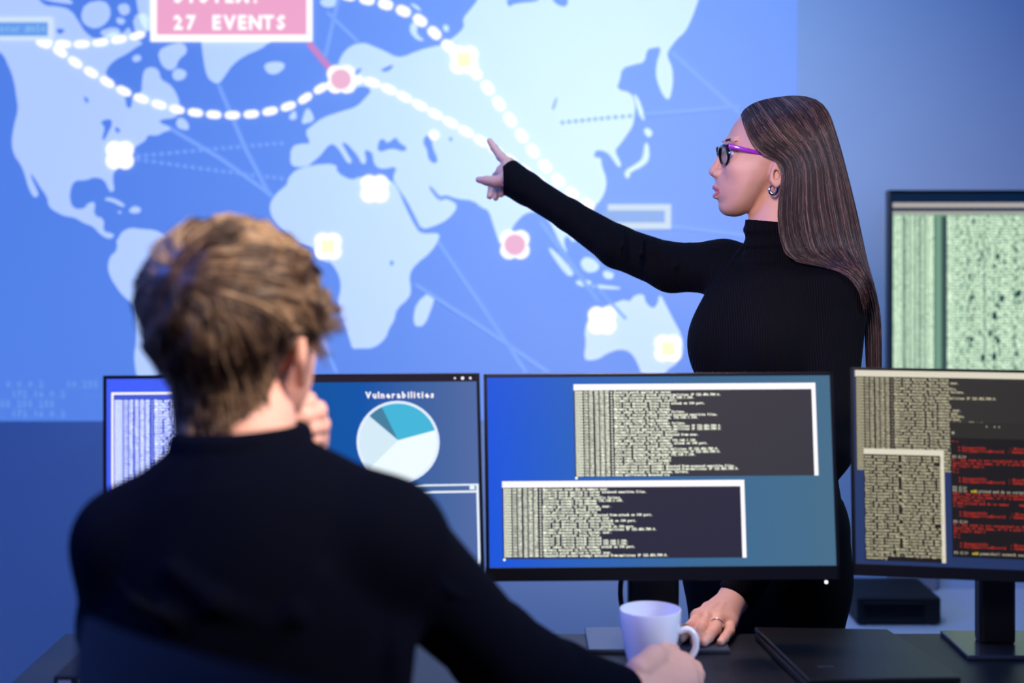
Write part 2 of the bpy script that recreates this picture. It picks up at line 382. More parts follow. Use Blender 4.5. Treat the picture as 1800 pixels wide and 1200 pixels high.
LANDS = [
 # north america
 [(-220,80),(-150,100),(-60,85),(0,90),(10,102),(15,115),(21,127),(27,150),(30,172),(33,193),(25,222),(21,250),(25,272),(38,290),(45,308),(50,328),(60,348),(69,344),(66,334),(57,316),(54,303),(61,312),(72,330),(84,346),(86,363),(100,373),(115,380),(132,382),(148,392),(165,398),(176,411),(192,421),(203,414),(195,409),(182,407),(184,384),(165,379),(169,354),(155,357),(149,367),(130,367),(123,350),(125,331),(132,317),(153,317),(165,311),(184,315),(192,334),(197,338),(202,333),(199,319),(200,302),(225,270),(240,257),(257,247),(260,237),(277,239),(290,231),(305,229),(300,223),(283,217),(280,211),(310,207),(314,198),(317,180),(307,157),(297,147),(283,140),(280,123),(267,117),(253,123),(250,147),(250,163),(234,167),(232,190),(223,190),(220,167),(200,147),(187,133),(187,123),(200,107),(227,93),(240,83),(254,76),(233,66),(228,45),(215,62),(200,55),(182,66),(168,70),(150,57),(140,40),(125,17),(100,11),(80,11),(65,-5),(60,-15),(-60,-20),(-200,30)],
 [(142,30),(150,6),(185,0),(197,20),(190,40),(170,52),(150,45)],
 [(205,10),(225,5),(231,22),(215,30)],
 [(277,90),(300,78),(324,75),(331,92),(314,105),(310,120),(298,125),(284,115)],
 [(232,100),(245,95),(251,105),(236,111)],
 [(236,-30),(300,-30),(280,40),(266,58),(250,48),(243,20)],
 [(355,78),(350,30),(335,-60),(540,-60),(505,60),(470,77),(460,86),(430,98),(408,115),(395,135),(385,148),(375,145),(364,135),(358,105)],
 [(232,28),(262,22),(260,60),(242,70)], [(172,56),(204,46),(216,60),(190,68)], [(302,130),(312,119),(330,126),(325,140),(308,143)], [(60,-8),(90,-14),(120,-4),(132,8),(110,6),(85,2)], [(268,60),(285,56),(300,66),(282,74)], [(205,30),(222,34),(218,44),(206,42)],
 [(463,114),(480,108),(500,110),(501,120),(485,132),(470,129)],
 [(182,351),(192,346),(209,352),(222,361),(215,364),(199,355)],
 [(227,368),(238,361),(250,367),(245,375),(230,375)], [(208,371),(214,371),(214,375),(208,375)],
 [(312,207),(325,208),(334,222),(330,230),(310,224)],
 # south america
 [(205,424),(209,418),(215,407),(230,400),(245,402),(274,404),(289,413),(302,430),(330,458),(346,480),(340,520),(320,545),(310,580),(295,610),(285,640),(278,665),(270,700),(255,700),(247,680),(240,658),(236,626),(240,603),(241,568),(240,536),(230,530),(215,518),(199,495),(192,480),(190,465),(195,449),(205,442),(207,430)],
 # africa
 [(515,304),(522,298),(549,290),(591,287),(593,304),(618,317),(633,310),(660,314),(687,316),(699,330),(712,362),(730,398),(740,411),(771,409),(773,418),(759,442),(729,466),(719,484),(723,508),(720,523),(696,544),(694,562),(684,577),(678,595),(657,612),(633,612),(619,613),(615,595),(604,568),(592,535),(600,508),(597,484),(582,460),(570,460),(553,436),(534,430),(516,424),(489,397),(475,376),(475,355),(489,337),(505,325),(507,313)],
 [(726,562),(732,532),(756,512),(765,520),(759,541),(747,571),(732,575)],
 # eurasia
 [(510,288),(512,257),(533,252),(547,253),(536,231),(550,220),(567,207),(597,197),(627,188),(640,175),(655,158),(640,160),(622,170),(612,150),(600,145),(590,128),(600,97),(617,80),(640,75),(653,80),(677,90),(695,100),(710,100),(733,90),(760,82),(777,80),(803,62),(817,47),(813,33),(827,17),(840,0),(860,-40),(1000,-70),(1100,-40),(1240,-40),(1226,5),(1215,35),(1203,58),(1190,68),(1173,91),(1173,100),(1182,120),(1183,147),(1177,176),(1167,172),(1153,140),(1153,113),(1163,83),(1150,84),(1137,87),(1133,110),(1117,113),(1093,120),(1090,140),(1083,157),(1110,163),(1117,185),(1115,202),(1113,220),(1100,240),(1087,257),(1080,265),(1093,290),(1087,295),(1077,280),(1067,267),(1047,263),(1043,277),(1057,277),(1057,290),(1067,317),(1063,340),(1050,360),(1033,367),(1015,372),(1018,390),(1022,412),(1008,428),(996,412),(990,425),(999,447),(985,430),(972,400),(962,385),(945,372),(925,374),(910,387),(899,402),(892,432),(880,433),(868,399),(859,369),(848,366),(831,352),(804,350),(783,342),(774,347),(756,325),(754,331),(772,354),(785,348),(807,361),(789,385),(765,397),(741,404),(729,379),(715,352),(699,330),(690,313),(699,292),(672,298),(660,292),(656,280),(655,268),(640,262),(645,285),(637,290),(628,272),(610,252),(600,250),(612,272),(620,284),(612,289),(597,263),(585,252),(575,258),(565,272),(550,285),(540,293),(520,294)],
 [(530,213),(540,187),(550,200),(553,213),(533,219)], [(510,201),(520,193),(523,210),(508,211)],
 [(720,50),(723,40),(735,43),(732,60),(748,72),(735,72),(722,60)], [(778,44),(788,44),(790,56),(780,56)], [(720,5),(735,10),(742,22),(728,14)],[(560,2),(580,-8),(600,0),(590,12),(570,14)],
 [(1130,230),(1137,223),(1149,233),(1140,244)],
 [(1133,250),(1140,253),(1142,280),(1130,293),(1107,303),(1107,313),(1099,313),(1097,300),(1120,287),(1130,277)],
 [(1113,163),(1122,172),(1130,193),(1134,213),(1126,208),(1118,186)],
 [(961,435),(973,438),(1009,477),(1006,486),(994,483)], [(1009,492),(1039,492),(1039,501),(1018,504)],
 [(1018,462),(1030,449),(1054,462),(1051,477),(1030,480)], [(1060,474),(1081,480),(1075,492),(1060,488)], [(1042,499),(1090,504),(1090,509),(1042,506)],
 # australia
 [(1026,630),(1030,600),(1027,582),(1036,555),(1060,540),(1084,531),(1096,526),(1107,530),(1114,519),(1132,516),(1134,531),(1147,543),(1156,534),(1159,515),(1171,537),(1183,561),(1198,588),(1201,618),(1190,639),(1174,648),(1165,662),(1129,662),(1120,636),(1108,618),(1090,613),(1066,621),(1054,630),(1036,634)],
]
for i, L in enumerate(LANDS): flat('landmass', [L], G_LAND, 1, smooth=1)
LAKES = [[(176,214),(195,208),(199,218),(190,235),(184,248),(180,243),(186,224)], [(202,221),(214,229),(206,236)], [(146,168),(158,175),(154,184)], [(98,50),(118,52),(105,63)],
 [(663,263),(667,245),(677,245),(680,253),(697,240),(701,250),(717,260),(710,267),(690,260),(670,267)],
 [(743,250),(750,235),(760,247),(761,260),(771,283),(763,288),(753,280),(751,263)], [(790,241),(796,243),(794,249),(789,246)], [(969,193),(977,171),(980,172),(974,193)],
 [(600,191),(620,183),(617,167),(630,150),(655,156),(638,168),(630,180)], [(668,123),(693,112),(688,123),(675,127)], [(618,132),(633,119),(637,122),(625,135)], [(686,458),(692,458),(692,466),(686,466)],
 [(890,-5),(947,-5),(947,3),(905,6),(893,14)], [(967,-5),(1000,-5),(996,13),(980,10)]]
for L in LAKES: flat('inland_water', [L], G_OCEAN, 2, smooth=1)
def bar(a, b, wd):
    a = np.array(a, float); b = np.array(b, float); t = (b-a)/np.linalg.norm(b-a); n = np.array((-t[1], t[0]))*wd/2
    return [tuple(a+n), tuple(b+n), tuple(b-n), tuple(a-n)]
def dashed(pts, wd, dash, gap):
    c = catmull([(x, y, 0) for x, y in pts], 12); polys = []; acc = 0; on = True; cur = [c[0]]
    dense = []
    for i in range(len(c)-1):
        for k in range(6): dense.append(c[i]+(c[i+1]-c[i])*k/6)
    start = dense[0]; acc = 0
    for i in range(1, len(dense)):
        acc += np.linalg.norm(dense[i]-dense[i-1])
        if on and acc >= dash: polys.append(chaikin(bar(start[:2], dense[i][:2], wd), 1)); on = False; acc = 0
        elif not on and acc >= gap: start = dense[i]; on = True; acc = 0
    return polys
flat('dashed_route', dashed([(66,72),(100,86),(130,108),(165,130),(230,166),(300,190),(350,199),(400,203),(460,199),(520,183),(560,158),(590,142)], 14, 26, 6), G_WHITE, 4)
flat('dashed_route', dashed([(66,73),(110,78),(150,78),(200,72),(240,64),(268,57)], 13, 27, 5), G_WHITE, 4)
flat('dashed_route', dashed([(612,142),(635,139),(690,160),(760,198),(830,238),(880,270),(940,312),(1010,362),(1064,382)], 15, 27, 3), G_WHITE, 4)
flat('dashed_route', dashed([(600,-10),(650,1),(690,12),(735,33),(760,55),(786,80),(816,107),(850,145),(900,215),(940,270),(985,322),(1020,352),(1062,378)], 18, 26, 7), G_WHITE, 4)
for pts, wd in [([(385,150),(432,262),(476,346)], 7), ([(300,226),(390,280),(480,345)], 7), ([(548,555),(592,655)], 6), ([(770,425),(852,545),(925,655)], 6), ([(730,500),(840,570),(965,655)], 6), ([(1180,92),(1300,200)], 6), ([(1130,202),(1300,188)], 5), ([(575,22),(630,75)], 6), ([(596,-5),(572,100)], 6), ([(950,390),(1052,530)], 7), ([(1180,398),(1320,415)], 5), ([(1045,500),(1100,560)], 5)]:
    flat('link_line', [bar(pts[i], pts[i+1], wd) for i in range(len(pts)-1)], G_LINE, 3)
for pts in ([(240,275),(380,262),(512,251)], [(240,280),(380,300),(512,316)], [(985,216),(1060,208),(1130,202)]): flat('link_line', dashed(pts, 6, 7, 4), G_LINE, 3)
def flower(c, R, r, n=4, ph=math.pi/4):
    pts = []
    for k in range(96):
        a = 2*math.pi*k/96; best = 0
        for j in range(n):
            b = ph+2*math.pi*j/n; cx, cy = R*math.cos(b), R*math.sin(b)
            pr = cx*math.cos(a)+cy*math.sin(a); q = r*r-(R*R-pr*pr)
            if q > 0: best = max(best, pr+math.sqrt(q))
        pts.append((c[0]+best*math.cos(a), c[1]+best*math.sin(a)))
    return pts
def disc(c, r, n=40): return [(c[0]+r*math.cos(2*math.pi*k/n), c[1]+r*math.sin(2*math.pi*k/n)) for k in range(n)]
for c, r, kind in [((212,273),27,'w'), ((659,332),27,'w'), ((577,433),26,'y'), ((816,106),27,'y'), ((1058,563),27,'w'), ((1174,612),26,'y'), ((600,140),27,'r'), ((905,430),28,'r')]:
    mk = flat('node_marker', [flower(c, r*0.5, r*0.56)], G_WHITE, 5)
    if kind == 'r': flat('alert_core', [disc(c, r*0.66)], G_RED, 6, mk)
    if kind == 'y': flat('warm_core', [flower(c, r*0.28, r*0.26)], G_YEL, 6, mk)
flat('node_marker', [disc((763,238), 9)], G_WHITE, 5)
# pink event box with its lettering
flat('connector', [bar((543,76),(588,130),11)], G_PINKLINE, 3)
ev = flat('event_box', [rect(266,-150,550,74), ], G_WHITE, 6, label='white framed pink event box')
flat('event_panel', [rect(277,-140,540,62)], G_PINK, 7, ev)
def wtext(name, lines, x0, y0, cw, lh, size, m, layer, parent, weight=BOLD, wscale=1.0):
    k = WD/F; V, Fc = text_geo(lines, W(x0, y0, layer), (1, 0, 0), (0, 0, -1), cw*k, lh*k, size*k, weight, False, wscale)
    return obj(name, V, Fc, m, parent)
wtext('event_text', ['SYSTEM: ', '27 EVENTS'], 304, -20, 22.5, 47, 34, G_WHITE, 9, ev, BOLD, 0.92)
lb = flat('callout_box', [rect(-190,31,95,71)], G_PALE, 5)
flat('callout_panel', [rect(-182,40,86,64)], G_BOX, 6, lb)
wtext('callout_text', ['Datacenter #656'], -52, 44, 9.0, 20, 17, G_LTXT, 7, lb, LIGHT)
lb = flat('callout_box', [rect(1068,359,1179,403)], G_PALE, 5)
flat('callout_panel', [rect(1060,370,1168,391)], G_BOX2, 6, lb)
wtext('callout_text', ['Datacenter #2'], 1082, 374, 6.4, 20, 14, G_LINE, 7, lb, LIGHT)
wtext('address_list', ['  0.0.0.2    10.255', '1. 172.16.0.2   ....', '255.255.255', '1. 172.16.0.2    .'], -8, 668, 9.6, 17.3, 17, G_NUM, 3, pmap, LIGHT)

# ================================================================== SCREENS
random.seed(11)
VOC = ['Unauthorized access attempt detected from ', 'Malware detected in file system, ', 'Firewall blocked suspicious traffic ', 'Port scan detected, brute force ', 'User admin failed login attempt ', 'Application crash due to memory ', 'Intrusion attempt from unknown ', 'Security patch applied to server ', 'Data exfiltration detected via ', 'Denial of service attack started ']
TAIL = ['192.168.1.100.', 'accessed sensitive files.', 'malicious IP 123.456.789.0.', 'attack on 100 port.', 'user.', 'failure.', '', '', '', '']
def log_line(msglen=True, sep=' o '):
    d = '%04d-%02d-%02d %02d:%02d:%02d' % (2024, random.choice((10, 11)), random.randint(10, 28), random.randint(10, 23), random.randint(10, 59), random.randint(10, 59))
    return d+sep+random.choice(VOC)+random.choice(TAIL)
G_SCRDARK = glow('terminal_dark', (58, 56, 64), 0.95, spec=0.2, rough=0.4)
G_SCRDARK2 = glow('terminal_dark_navy', (44, 42, 62), 0.95, spec=0.2, rough=0.4)
G_BAR = glow('window_bar_white', (255, 250, 255), 1.1)
G_TXT = glow('log_text_pale', (222, 226, 204), 1.7)
G_TXTB = glow('log_text_bluewhite', (226, 236, 255), 1.7)
G_TXTW = glow('log_text_warm', (182, 176, 146), 1.2)
G_TXTG = glow('log_text_green', (218, 238, 208), 1.5)
G_BARW = glow('window_bar_warm', (222, 216, 196), 1.0)
G_BARM = glow('window_bar_mauve', (176, 170, 168), 1.0)
G_TERMW = glow('terminal_warm_dark', (50, 47, 44), 0.9, spec=0.2, rough=0.4)
G_TERMW2 = glow('terminal_black', (27, 24, 24), 0.9, spec=0.2, rough=0.4)
G_TITLE = glow('console_title', (52, 49, 47), 0.9)
G_REDTXT = glow('console_red_text', (178, 50, 40), 1.0)
G_YELTXT = glow('console_yellow_text', (214, 200, 60), 1.0)
G_GREYTXT = glow('console_grey_text', (168, 162, 146), 1.0)
G_TVBG = glow('wall_screen_green_dark', (20, 62, 70), 0.9, spec=0.2, rough=0.4)
G_TVROW = glow('wall_screen_text_ground', (118, 158, 136), 1.0)
G_TVTOP = glow('wall_screen_navy', (3, 34, 66), 0.9, spec=0.2, rough=0.4)
G_LEFTWIN = glow('left_window_ground', (84, 108, 240), 1.0)
G_LEFTLOG = glow('left_log_ground', (70, 92, 214), 1.0)
G_DASH = glow('dashboard_title_bar', (42, 34, 48), 0.9)
G_PIEW = glow('pie_white', (236, 248, 255), 1.05); G_PIEP = glow('pie_pale', (214, 236, 248), 1.0); G_PIET = glow('pie_turquoise', (70, 182, 218), 1.0); G_PIED = glow('pie_slate', (72, 128, 160), 1.0); G_PIER = glow('pie_rim', (224, 236, 255), 1.05)
G_LED = glow('power_led', (255, 255, 255), 2.0)
RAMP_CENTRE = desktop_ramp('desktop_blue_reflection', [(0, (28, 86, 222)), (0.30, (46, 100, 186)), (0.6, (60, 106, 148)), (1, (72, 110, 138))])  # blue reflection and viewing-angle falloff painted into the screen colour
RAMP_LEFT = desktop_ramp('desktop_left_reflection', [(0, (66, 96, 255)), (0.2, (70, 100, 245)), (0.5, (14, 84, 160)), (0.68, (16, 84, 168)), (0.85, (62, 98, 160)), (1, (84, 108, 165))])  # reflected blue painted in, strongest towards the left edge
RAMP_RIGHT = desktop_ramp('desktop_right_navy', [(0, (40, 58, 104)), (1, (36, 50, 88))])
class Panel:
    """a display face: pixel-like coordinates laid on a real tilted rectangle in the room"""
    def __init__(s, TL, TR, BL, x0, y0, x1, y1):
        s.TL = np.array(TL); s.dU = np.array(TR)-s.TL; s.dV = np.array(BL)-s.TL; s.b = (x0, y0, x1, y1)
        s.U = s.dU/np.linalg.norm(s.dU); s.V = s.dV/np.linalg.norm(s.dV); s.N = np.cross(s.V, s.U); s.N = s.N/np.linalg.norm(s.N)
        if s.N[1] > 0: s.N = -s.N
        s.ku = np.linalg.norm(s.dU)/(x1-x0); s.kv = np.linalg.norm(s.dV)/(y1-y0)
    def at(s, x, y, out=0.0):
        x0, y0, x1, y1 = s.b
        return s.TL+s.dU*((x-x0)/(x1-x0))+s.dV*((y-y0)/(y1-y0))+s.N*out
    def flat(s, name, polys, m, out, parent, label=None):
        V = []; Fc = []
        for poly in polys:
            n = len(V); V += [s.at(a, b, out) for a, b in poly]
            for t in tessellate_polygon([[Vector((a, b, 0)) for a, b in poly]]):
                a, b, c = t; nr = np.cross(V[n+b]-V[n+a], V[n+c]-V[n+a])
                Fc.append((n+a, n+b, n+c) if nr@s.N > 0 else (n+a, n+c, n+b))
        return obj(name, V, Fc, m, parent, label=label)
    def text(s, name, lines, x, y, cw, lh, size, m, out, parent, weight=BOLD, prop=False, wscale=1.0):
        V, Fc = text_geo(lines, s.at(x, y, out), s.U, s.V, cw*s.ku, lh*s.kv, size*s.kv, weight, prop, wscale)
        return obj(name, V, Fc, m, parent)
    def slab(s, mb, x0, y0, x1, y1, o0, o1, m=0, bev=0.0):
        bm = bmesh.new(); bmesh.ops.create_cube(bm, size=1.0)
        for v in bm.verts:
            v.co = Vector(s.at(x0 if v.co.x < 0 else x1, y0 if v.co.z > 0 else y1, o0 if v.co.y > 0 else o1))
        if bev: bmesh.ops.bevel(bm, geom=bm.edges[:], offset=bev, segments=3, profile=0.5, affect='EDGES')
        bm.verts.index_update(); mb.add([v.co for v in bm.verts], [[v.index for v in f.verts] for f in bm.faces], m); bm.free()
def monitor(label, pn, wall, base, pole, bezel=6, chin=24, group='computer monitors on the desk'):
    x0, y0, x1, y1 = pn.b
    bx0, by0, bx1, by1 = base          # base plate on the desk (x range, y range in metres)
    t = thing('monitor', ((bx0+bx1)/2, (by0+by1)/2, ZD), label, 'monitor', group)
    mb = MB(); pn.slab(mb, x0, y0, x1, y1, -0.034, -0.002, 0, 0.003)
    pn.slab(mb, x0+60, y0+50, x1-60, y1-40, -0.056, -0.030, 0, 0.008)
    mb.build('housing', MATS['bezel_black'], t)
    mb = MB()
    for (a, b, c, d) in ((x0, y0, x1, y0+bezel), (x0, y1-chin, x1, y1), (x0, y0, x0+bezel, y1), (x1-bezel, y0, x1, y1)): pn.slab(mb, a, b, c, d, -0.004, 0.0, 0, 0.0008)
    mb.build('bezel', MATS['bezel_black'], t)
    sc = pn.flat('screen', [rect(x0+bezel, y0+bezel, x1-bezel, y1-chin)], wall, -0.0012, t)
    px0, px1, py = pole
    c = pn.at((x0+x1)/2, (y0+y1)/2, -0.056)
    MB().box((px0, py-0.012, ZD+0.006), (px1, py+0.022, c[2]+0.05), 0, 0.006).build('pole', MATS['stand_metal'], t)
    MB().box(((px0+px1)/2-0.06, min(c[1], py)-0.006, c[2]-0.06), ((px0+px1)/2+0.06, max(c[1], py)+0.01, c[2]+0.06), 0, 0.006).build('mount_bracket', MATS['stand_metal'], t)
    MB().box((bx0, by0, ZD), (bx1, by1, ZD+0.007), 0, 0.0022).build('base_plate', MATS['plate_metal'], t)
    return t, sc
def log_window(pn, sc, x0, y0, x1, y1, bar, rows, lh, cw, ground, txt, barm, side='R', lines=None, size=None, sep=' o ', gap=0, weight=BOLD, maxc=200, zo=0.0):
    wd = pn.flat('log_window', [rect(x0, y0, x1, y1)], ground, zo-0.0005, sc)
    polys = [rect(x0, y0, x1, y0+bar)]
    if side == 'R': polys.append(rect(x1-7, y0+bar, x1, y1))
    tmp = pn.flat('log_frame', polys, barm, zo+0.0002, sc)
    if lines is None: lines = [log_line(sep=sep)[:maxc] for _ in range(rows)]
    pn.text('log_text', lines, x0+2, y0+bar+gap+1, cw, lh, size or lh*1.2, txt, zo+0.0004, sc, weight, False, 0.98)
    return wd
# ---- centre monitor
def PX(px, py, d): return P(px, py, d)
pc = Panel(PX(850, 657.5, 2.235), PX(1464, 653.5, 2.235), PX(855, 1022, 2.205), 850, 655, 1469, 1020)
mc, sc = monitor('centre wide monitor on the desk showing two white barred log windows on a desktop with painted-in blue reflection', pc, RAMP_CENTRE, (0.122, 2.27, 0.349, 2.40), (0.190, 0.273, 2.33))
log_window(pc, sc, 1009, 674, 1437, 838, 11, 30, 5.05, 3.15, G_SCRDARK, G_TXT, G_BAR)
log_window(pc, sc, 880, 845, 1306, 981, 11, 24, 5.05, 3.15, G_SCRDARK2, G_TXT, G_BAR)
for q in ((1011, 840), (882, 982)): pc.flat('cursor', [disc(q, 2.2, 12)], G_TXT, 0.0005, sc)
MB().box(pc.at(1444, 1024.5, 0)-0.002, pc.at(1444, 1024.5, 0)+0.002, 0, 0.0008).build('power_light', G_LED, mc)
# ---- left monitor
pl = Panel(PX(181, 660, 2.155), PX(843, 655.5, 2.215), PX(181, 1034, 2.125), 181, 658, 845, 1030)
ml, sl_ = monitor('left monitor showing a vulnerabilities pie chart, half hidden by the seated man', pl, RAMP_LEFT, (-0.44, 2.2, -0.215, 2.33), (-0.37, -0.287, 2.27))
log_window(pl, sl_, 199, 688, 450, 1000, 4, 62, 5.05, 3.15, G_LEFTLOG, G_TXTB, G_BAR, side='', gap=8, sep=' - ', maxc=80)
pl.flat('log_frame', [rect(195.5, 688, 199, 1000)], G_BAR, 0.0003, sl_)
pl.flat('title_bar', [rect(470, 661, 839, 673)], G_DASH, 0.0003, sl_)
for q, r_ in ((800, 1.7), (814, 2.9), (828, 2.2)): pl.flat('window_button', [disc((q, 667), r_, 14)], G_BAR, 0.0006, sl_)
pl.text('chart_title', ['Vulnerabilities'], 639, 690, 2.6, 16, 16, G_BAR, 0.0005, sl_, BOLD, True, 0.93)
pl.text('chart_value', ['34'], 516, 690, 2.0, 16, 22, G_BAR, 0.0005, sl_, LIGHT, True)
pl.text('chart_value', ['0'], 528, 738, 2.0, 16, 22, G_BAR, 0.0005, sl_, LIGHT, True)
PCX, PCY, PR = 696, 781, 73
def sector(a0, a1, r, n=24): return [(PCX, PCY-3)]+[(PCX+r*math.cos(math.radians(a0+(a1-a0)*k/n)), PCY-r*1.0*math.sin(math.radians(a0+(a1-a0)*k/n))) for k in range(n+1)]
pl.flat('pie_rim', [disc((PCX, PCY), PR+1)], G_PIER, 0.0003, sl_)
for a0, a1, m in ((17, 114, G_PIET), (114, 137, G_PIED), (137, 222, G_PIEP), (222, 377, G_PIEW)): pl.flat('pie_slice', [sector(a0, a1, PR-4)], m, 0.0006, sl_)
pl.flat('window_frame', [rect(640, 858, 838, 861), rect(834, 861, 838, 1000), rect(640, 870, 834, 873.5), rect(822, 861.5, 831, 868)], G_PIEW, 0.0004, sl_)
# ---- right monitor
pr = Panel(PX(1495, 645, 2.225), PX(2120, 656, 2.135), PX(1500, 1011, 2.195), 1495, 645, 2120, 1011)
mr, sr = monitor('right monitor showing logs and a black console with red text', pr, RAMP_RIGHT, (0.716, 2.237, 0.915, 2.38), (0.757, 0.815, 2.31), bezel=5, chin=21)
log_window(pr, sr, 1503, 650, 1980, 825, 11, 31, 5.3, 3.15, G_TERMW, G_TXTW, G_BARW, side='', sep=' - ', maxc=110)
lines2 = []
for _ in range(34): lines2.append((random.choice(('user session opened ', 'failed password try ', 'sshd daemon restart ', 'port 22 scan on eth ', 'kernel audit record ', 'mail relay rejected '))[:random.choice((16, 18, 20, 20))]+' '+random.choice(('Application crash due to memory', 'Security patch applied', 'Unauthorized access attempt', 'Malware detected on server', 'Intrusion attempt detected dropping', 'Failed admin login; successful')))[:44])
lines2[-2] = '2023-10-25 13:42:18 - Security patch applied'; lines2[-1] = 'successfully'
log_window(pr, sr, 1517, 788, 1661, 983, 10, 34, 5.35, 3.15, G_TERMW2, G_TXTW, G_BARW, side='R', lines=lines2, zo=0.0012)
cw_ = pr.flat('console_window', [rect(1673, 738, 2000, 972)], G_TERMW2, 0.0008, sr)
pr.flat('console_title_bar', [rect(1673, 738, 2000, 766)], G_TITLE, 0.0011, sr)
for q, r_ in (((1678, 757), 2.6), ((1738, 745), 1.4), ((1752, 745), 1.4), ((1760, 745), 1.4)): pr.flat('console_icon', [disc(q, r_, 12)], G_GREYTXT, 0.0014, sr)
red = []; gry = []; yel = []
pat = [('r', '+ ~'), ('r', ''), ('r', '   + CategoryInfo            : ObjectNotFound'), ('r', '   + FullyQualifiedErrorId  : CommandNotFound'), ('', ''), ('g', 'PS C:\\> '), ('r', '% : The term is not recognized as the name of a cmdlet'), ('r', 'spelling of the name, or if a path was included, verify'), ('r', 'At line:1 char:1'), ('r', '+ ~'), ('r', '+ ~')]
pat2 = [('', ''), ('r', '   + CategoryInfo           : ObjectNotFound'), ('r', '   + FullyQualifiedErrorId  : CommandNotFound'), ('', ''), ('g', 'PS C:\\>'), ('g', 'PS C:\\>      ploted end do so script generating'), ('r', 'Add : The file name is not recognized in a extension'), ('r', 'spelling of the name, or if a extension was include'), ('r', 'At line:1 char:1'), ('r', '+ Add ploted end do so names     expected'), ('r', '+ ~~~')]
allp = pat+pat2+pat[1:]+pat2[:4]+[('g', 'PS C:\\>      powershell network security scan')]
for k, s_ in allp: red.append(s_ if k == 'r' else ''); gry.append(s_ if k == 'g' else ''); yel.append('         add' if (k == 'g' and len(s_) > 12) else '')
pr.text('console_error_text', red, 1676, 769, 3.5, 5.35, 6.4, G_REDTXT, 0.0014, sr, BOLD, False, 0.95)
pr.text('console_prompt_text', gry, 1676, 769, 3.5, 5.35, 6.6, G_GREYTXT, 0.0014, sr, BOLD, False, 0.95)
pr.text('console_command_text', yel, 1676, 769, 3.5, 5.35, 6.6, G_YELTXT, 0.0014, sr, BOLD, False, 0.95)

# ---- wall screen behind
ptv = Panel(P(1564, 334, WD-0.09), P(2290, 334, WD-0.09), P(1564, 762, WD-0.09), 1564, 334, 2290, 762)
tv = thing('wall_screen', ptv.at(1927, 762, -0.04), 'large screen on the back wall at the right filled with pale green log lines', 'screen')
mb = MB(); ptv.slab(mb, 1564, 334, 2290, 762, -0.05, -0.001, 0, 0.004); ptv.slab(mb, 1800, 450, 2050, 640, -0.09, -0.045, 0, 0.005); mb.build('housing', MATS['bezel_black'], tv)
mb = MB()
for (a, b, c, d) in ((1564, 334, 2290, 340), (1564, 756, 2290, 762), (1564, 334, 1567, 762), (2287, 334, 2290, 762)): ptv.slab(mb, a, b, c, d, -0.003, 0.001, 0, 0.0008)
mb.build('bezel', MATS['bezel_black'], tv)
stv = ptv.flat('screen', [rect(1567, 340, 2287, 756)], G_TVTOP, 0.0, tv)
ptv.flat('log_window', [rect(1569, 371, 2286, 750)], G_TVROW, 0.0005, stv)
ptv.flat('text_gaps', [rect(1655, 380, 1664, 750), rect(1615.5, 380, 1618, 750), rect(1590, 380, 1592, 750), rect(1603, 380, 1604.5, 750), rect(1629, 380, 1630.5, 750), rect(1642, 380, 1643.5, 750)] + [rect(x, y, x+random.choice((3, 4, 7)), y+random.choice((5, 8, 12))) for x, y in [(random.choice((1700, 1702, 1712, 1722, 1727, 1736, 1748, 1750, 1760, 1786))+random.randint(-4, 4), random.randint(384, 735)) for _ in range(75)]], G_TVBG, 0.0012, stv)
ptv.flat('title_bar', [rect(1569, 356, 2286, 365)], G_BARM, 0.0005, stv)
ptv.flat('header_line', [rect(1569, 371.5, 2286, 376)], G_BARM, 0.0008, stv)
lt = [(log_line(sep=' . ')[19+3:]+' '+log_line(sep=' . ')[19+3:]+' '+log_line()[22:]+' '+log_line()[22:])[:165] for _ in range(74)]
ptv.text('date_columns', ['%02d%02d:%02d:%02d.%03d.%04d' % (random.randint(10, 28), random.randint(10, 23), random.randint(10, 59), random.randint(10, 59), random.randint(100, 999), random.randint(1000, 9999)) for _ in range(74)], 1570, 378, 3.75, 5.05, 6.6, G_TXTG, 0.001, stv, BOLD, False, 1.05)
ptv.text('date_columns', ['o']*74, 1656, 378, 6.5, 5.05, 4.2, G_BARM, 0.0016, stv, BOLD)
ptv.text('log_text', lt, 1666, 378, 3.7, 5.05, 6.6, G_TXTG, 0.001, stv, BOLD, False, 1.05)

# ================================================================== FURNITURE
t = thing('desk', (0.6, 2.05, 0), 'long dark desk carrying the row of monitors', 'desk')
MB().box((-0.75, 1.72, ZD-0.028), (2.0, 2.385, ZD), 0, 0.003).build('desk_top', MATS['desk_top'], t)
for x in (-0.70, 1.90):
    for y in (1.78, 2.32): MB().box((x-0.025, y-0.025, 0), (x+0.025, y+0.025, ZD-0.028), 0, 0.003).build('leg', MATS['stand_metal'], t)
MB().box((-0.66, 2.31, 0.60), (1.86, 2.33, ZD-0.028), 0, 0.002).build('rail', MATS['stand_metal'], t)
t = thing('low_cabinet', (1.55, 3.95, 0), 'low white cabinet against the back wall, behind the right monitor', 'cabinet')
MB().box((0.80, 3.74, 0.05), (2.60, WD-0.002, 0.318), 0, 0.003).build('body', MATS['white_laminate'], t)
MB().box((0.79, 3.73, 0.318), (2.61, WD-0.002, 0.336), 0, 0.003).build('top', MATS['white_laminate'], t)
MB().box((0.83, 3.77, 0.0), (2.57, WD-0.03, 0.05)).build('plinth', MATS['black_plastic'], t)
for i in range(3):
    d = MB().box((0.81+i*0.60, 3.722, 0.06), (1.39+i*0.60, 3.739, 0.312), 0, 0.002).build('door', MATS['white_laminate'], t)
    MB().box((0.90+i*0.60, 3.708, 0.27), (1.02+i*0.60, 3.721, 0.28), 0, 0.002).build('handle', MATS['grey_plastic'], d)
t = thing('equipment_box', (1.03, 3.9, 0.336), 'flat black box standing on the low white cabinet', 'box')
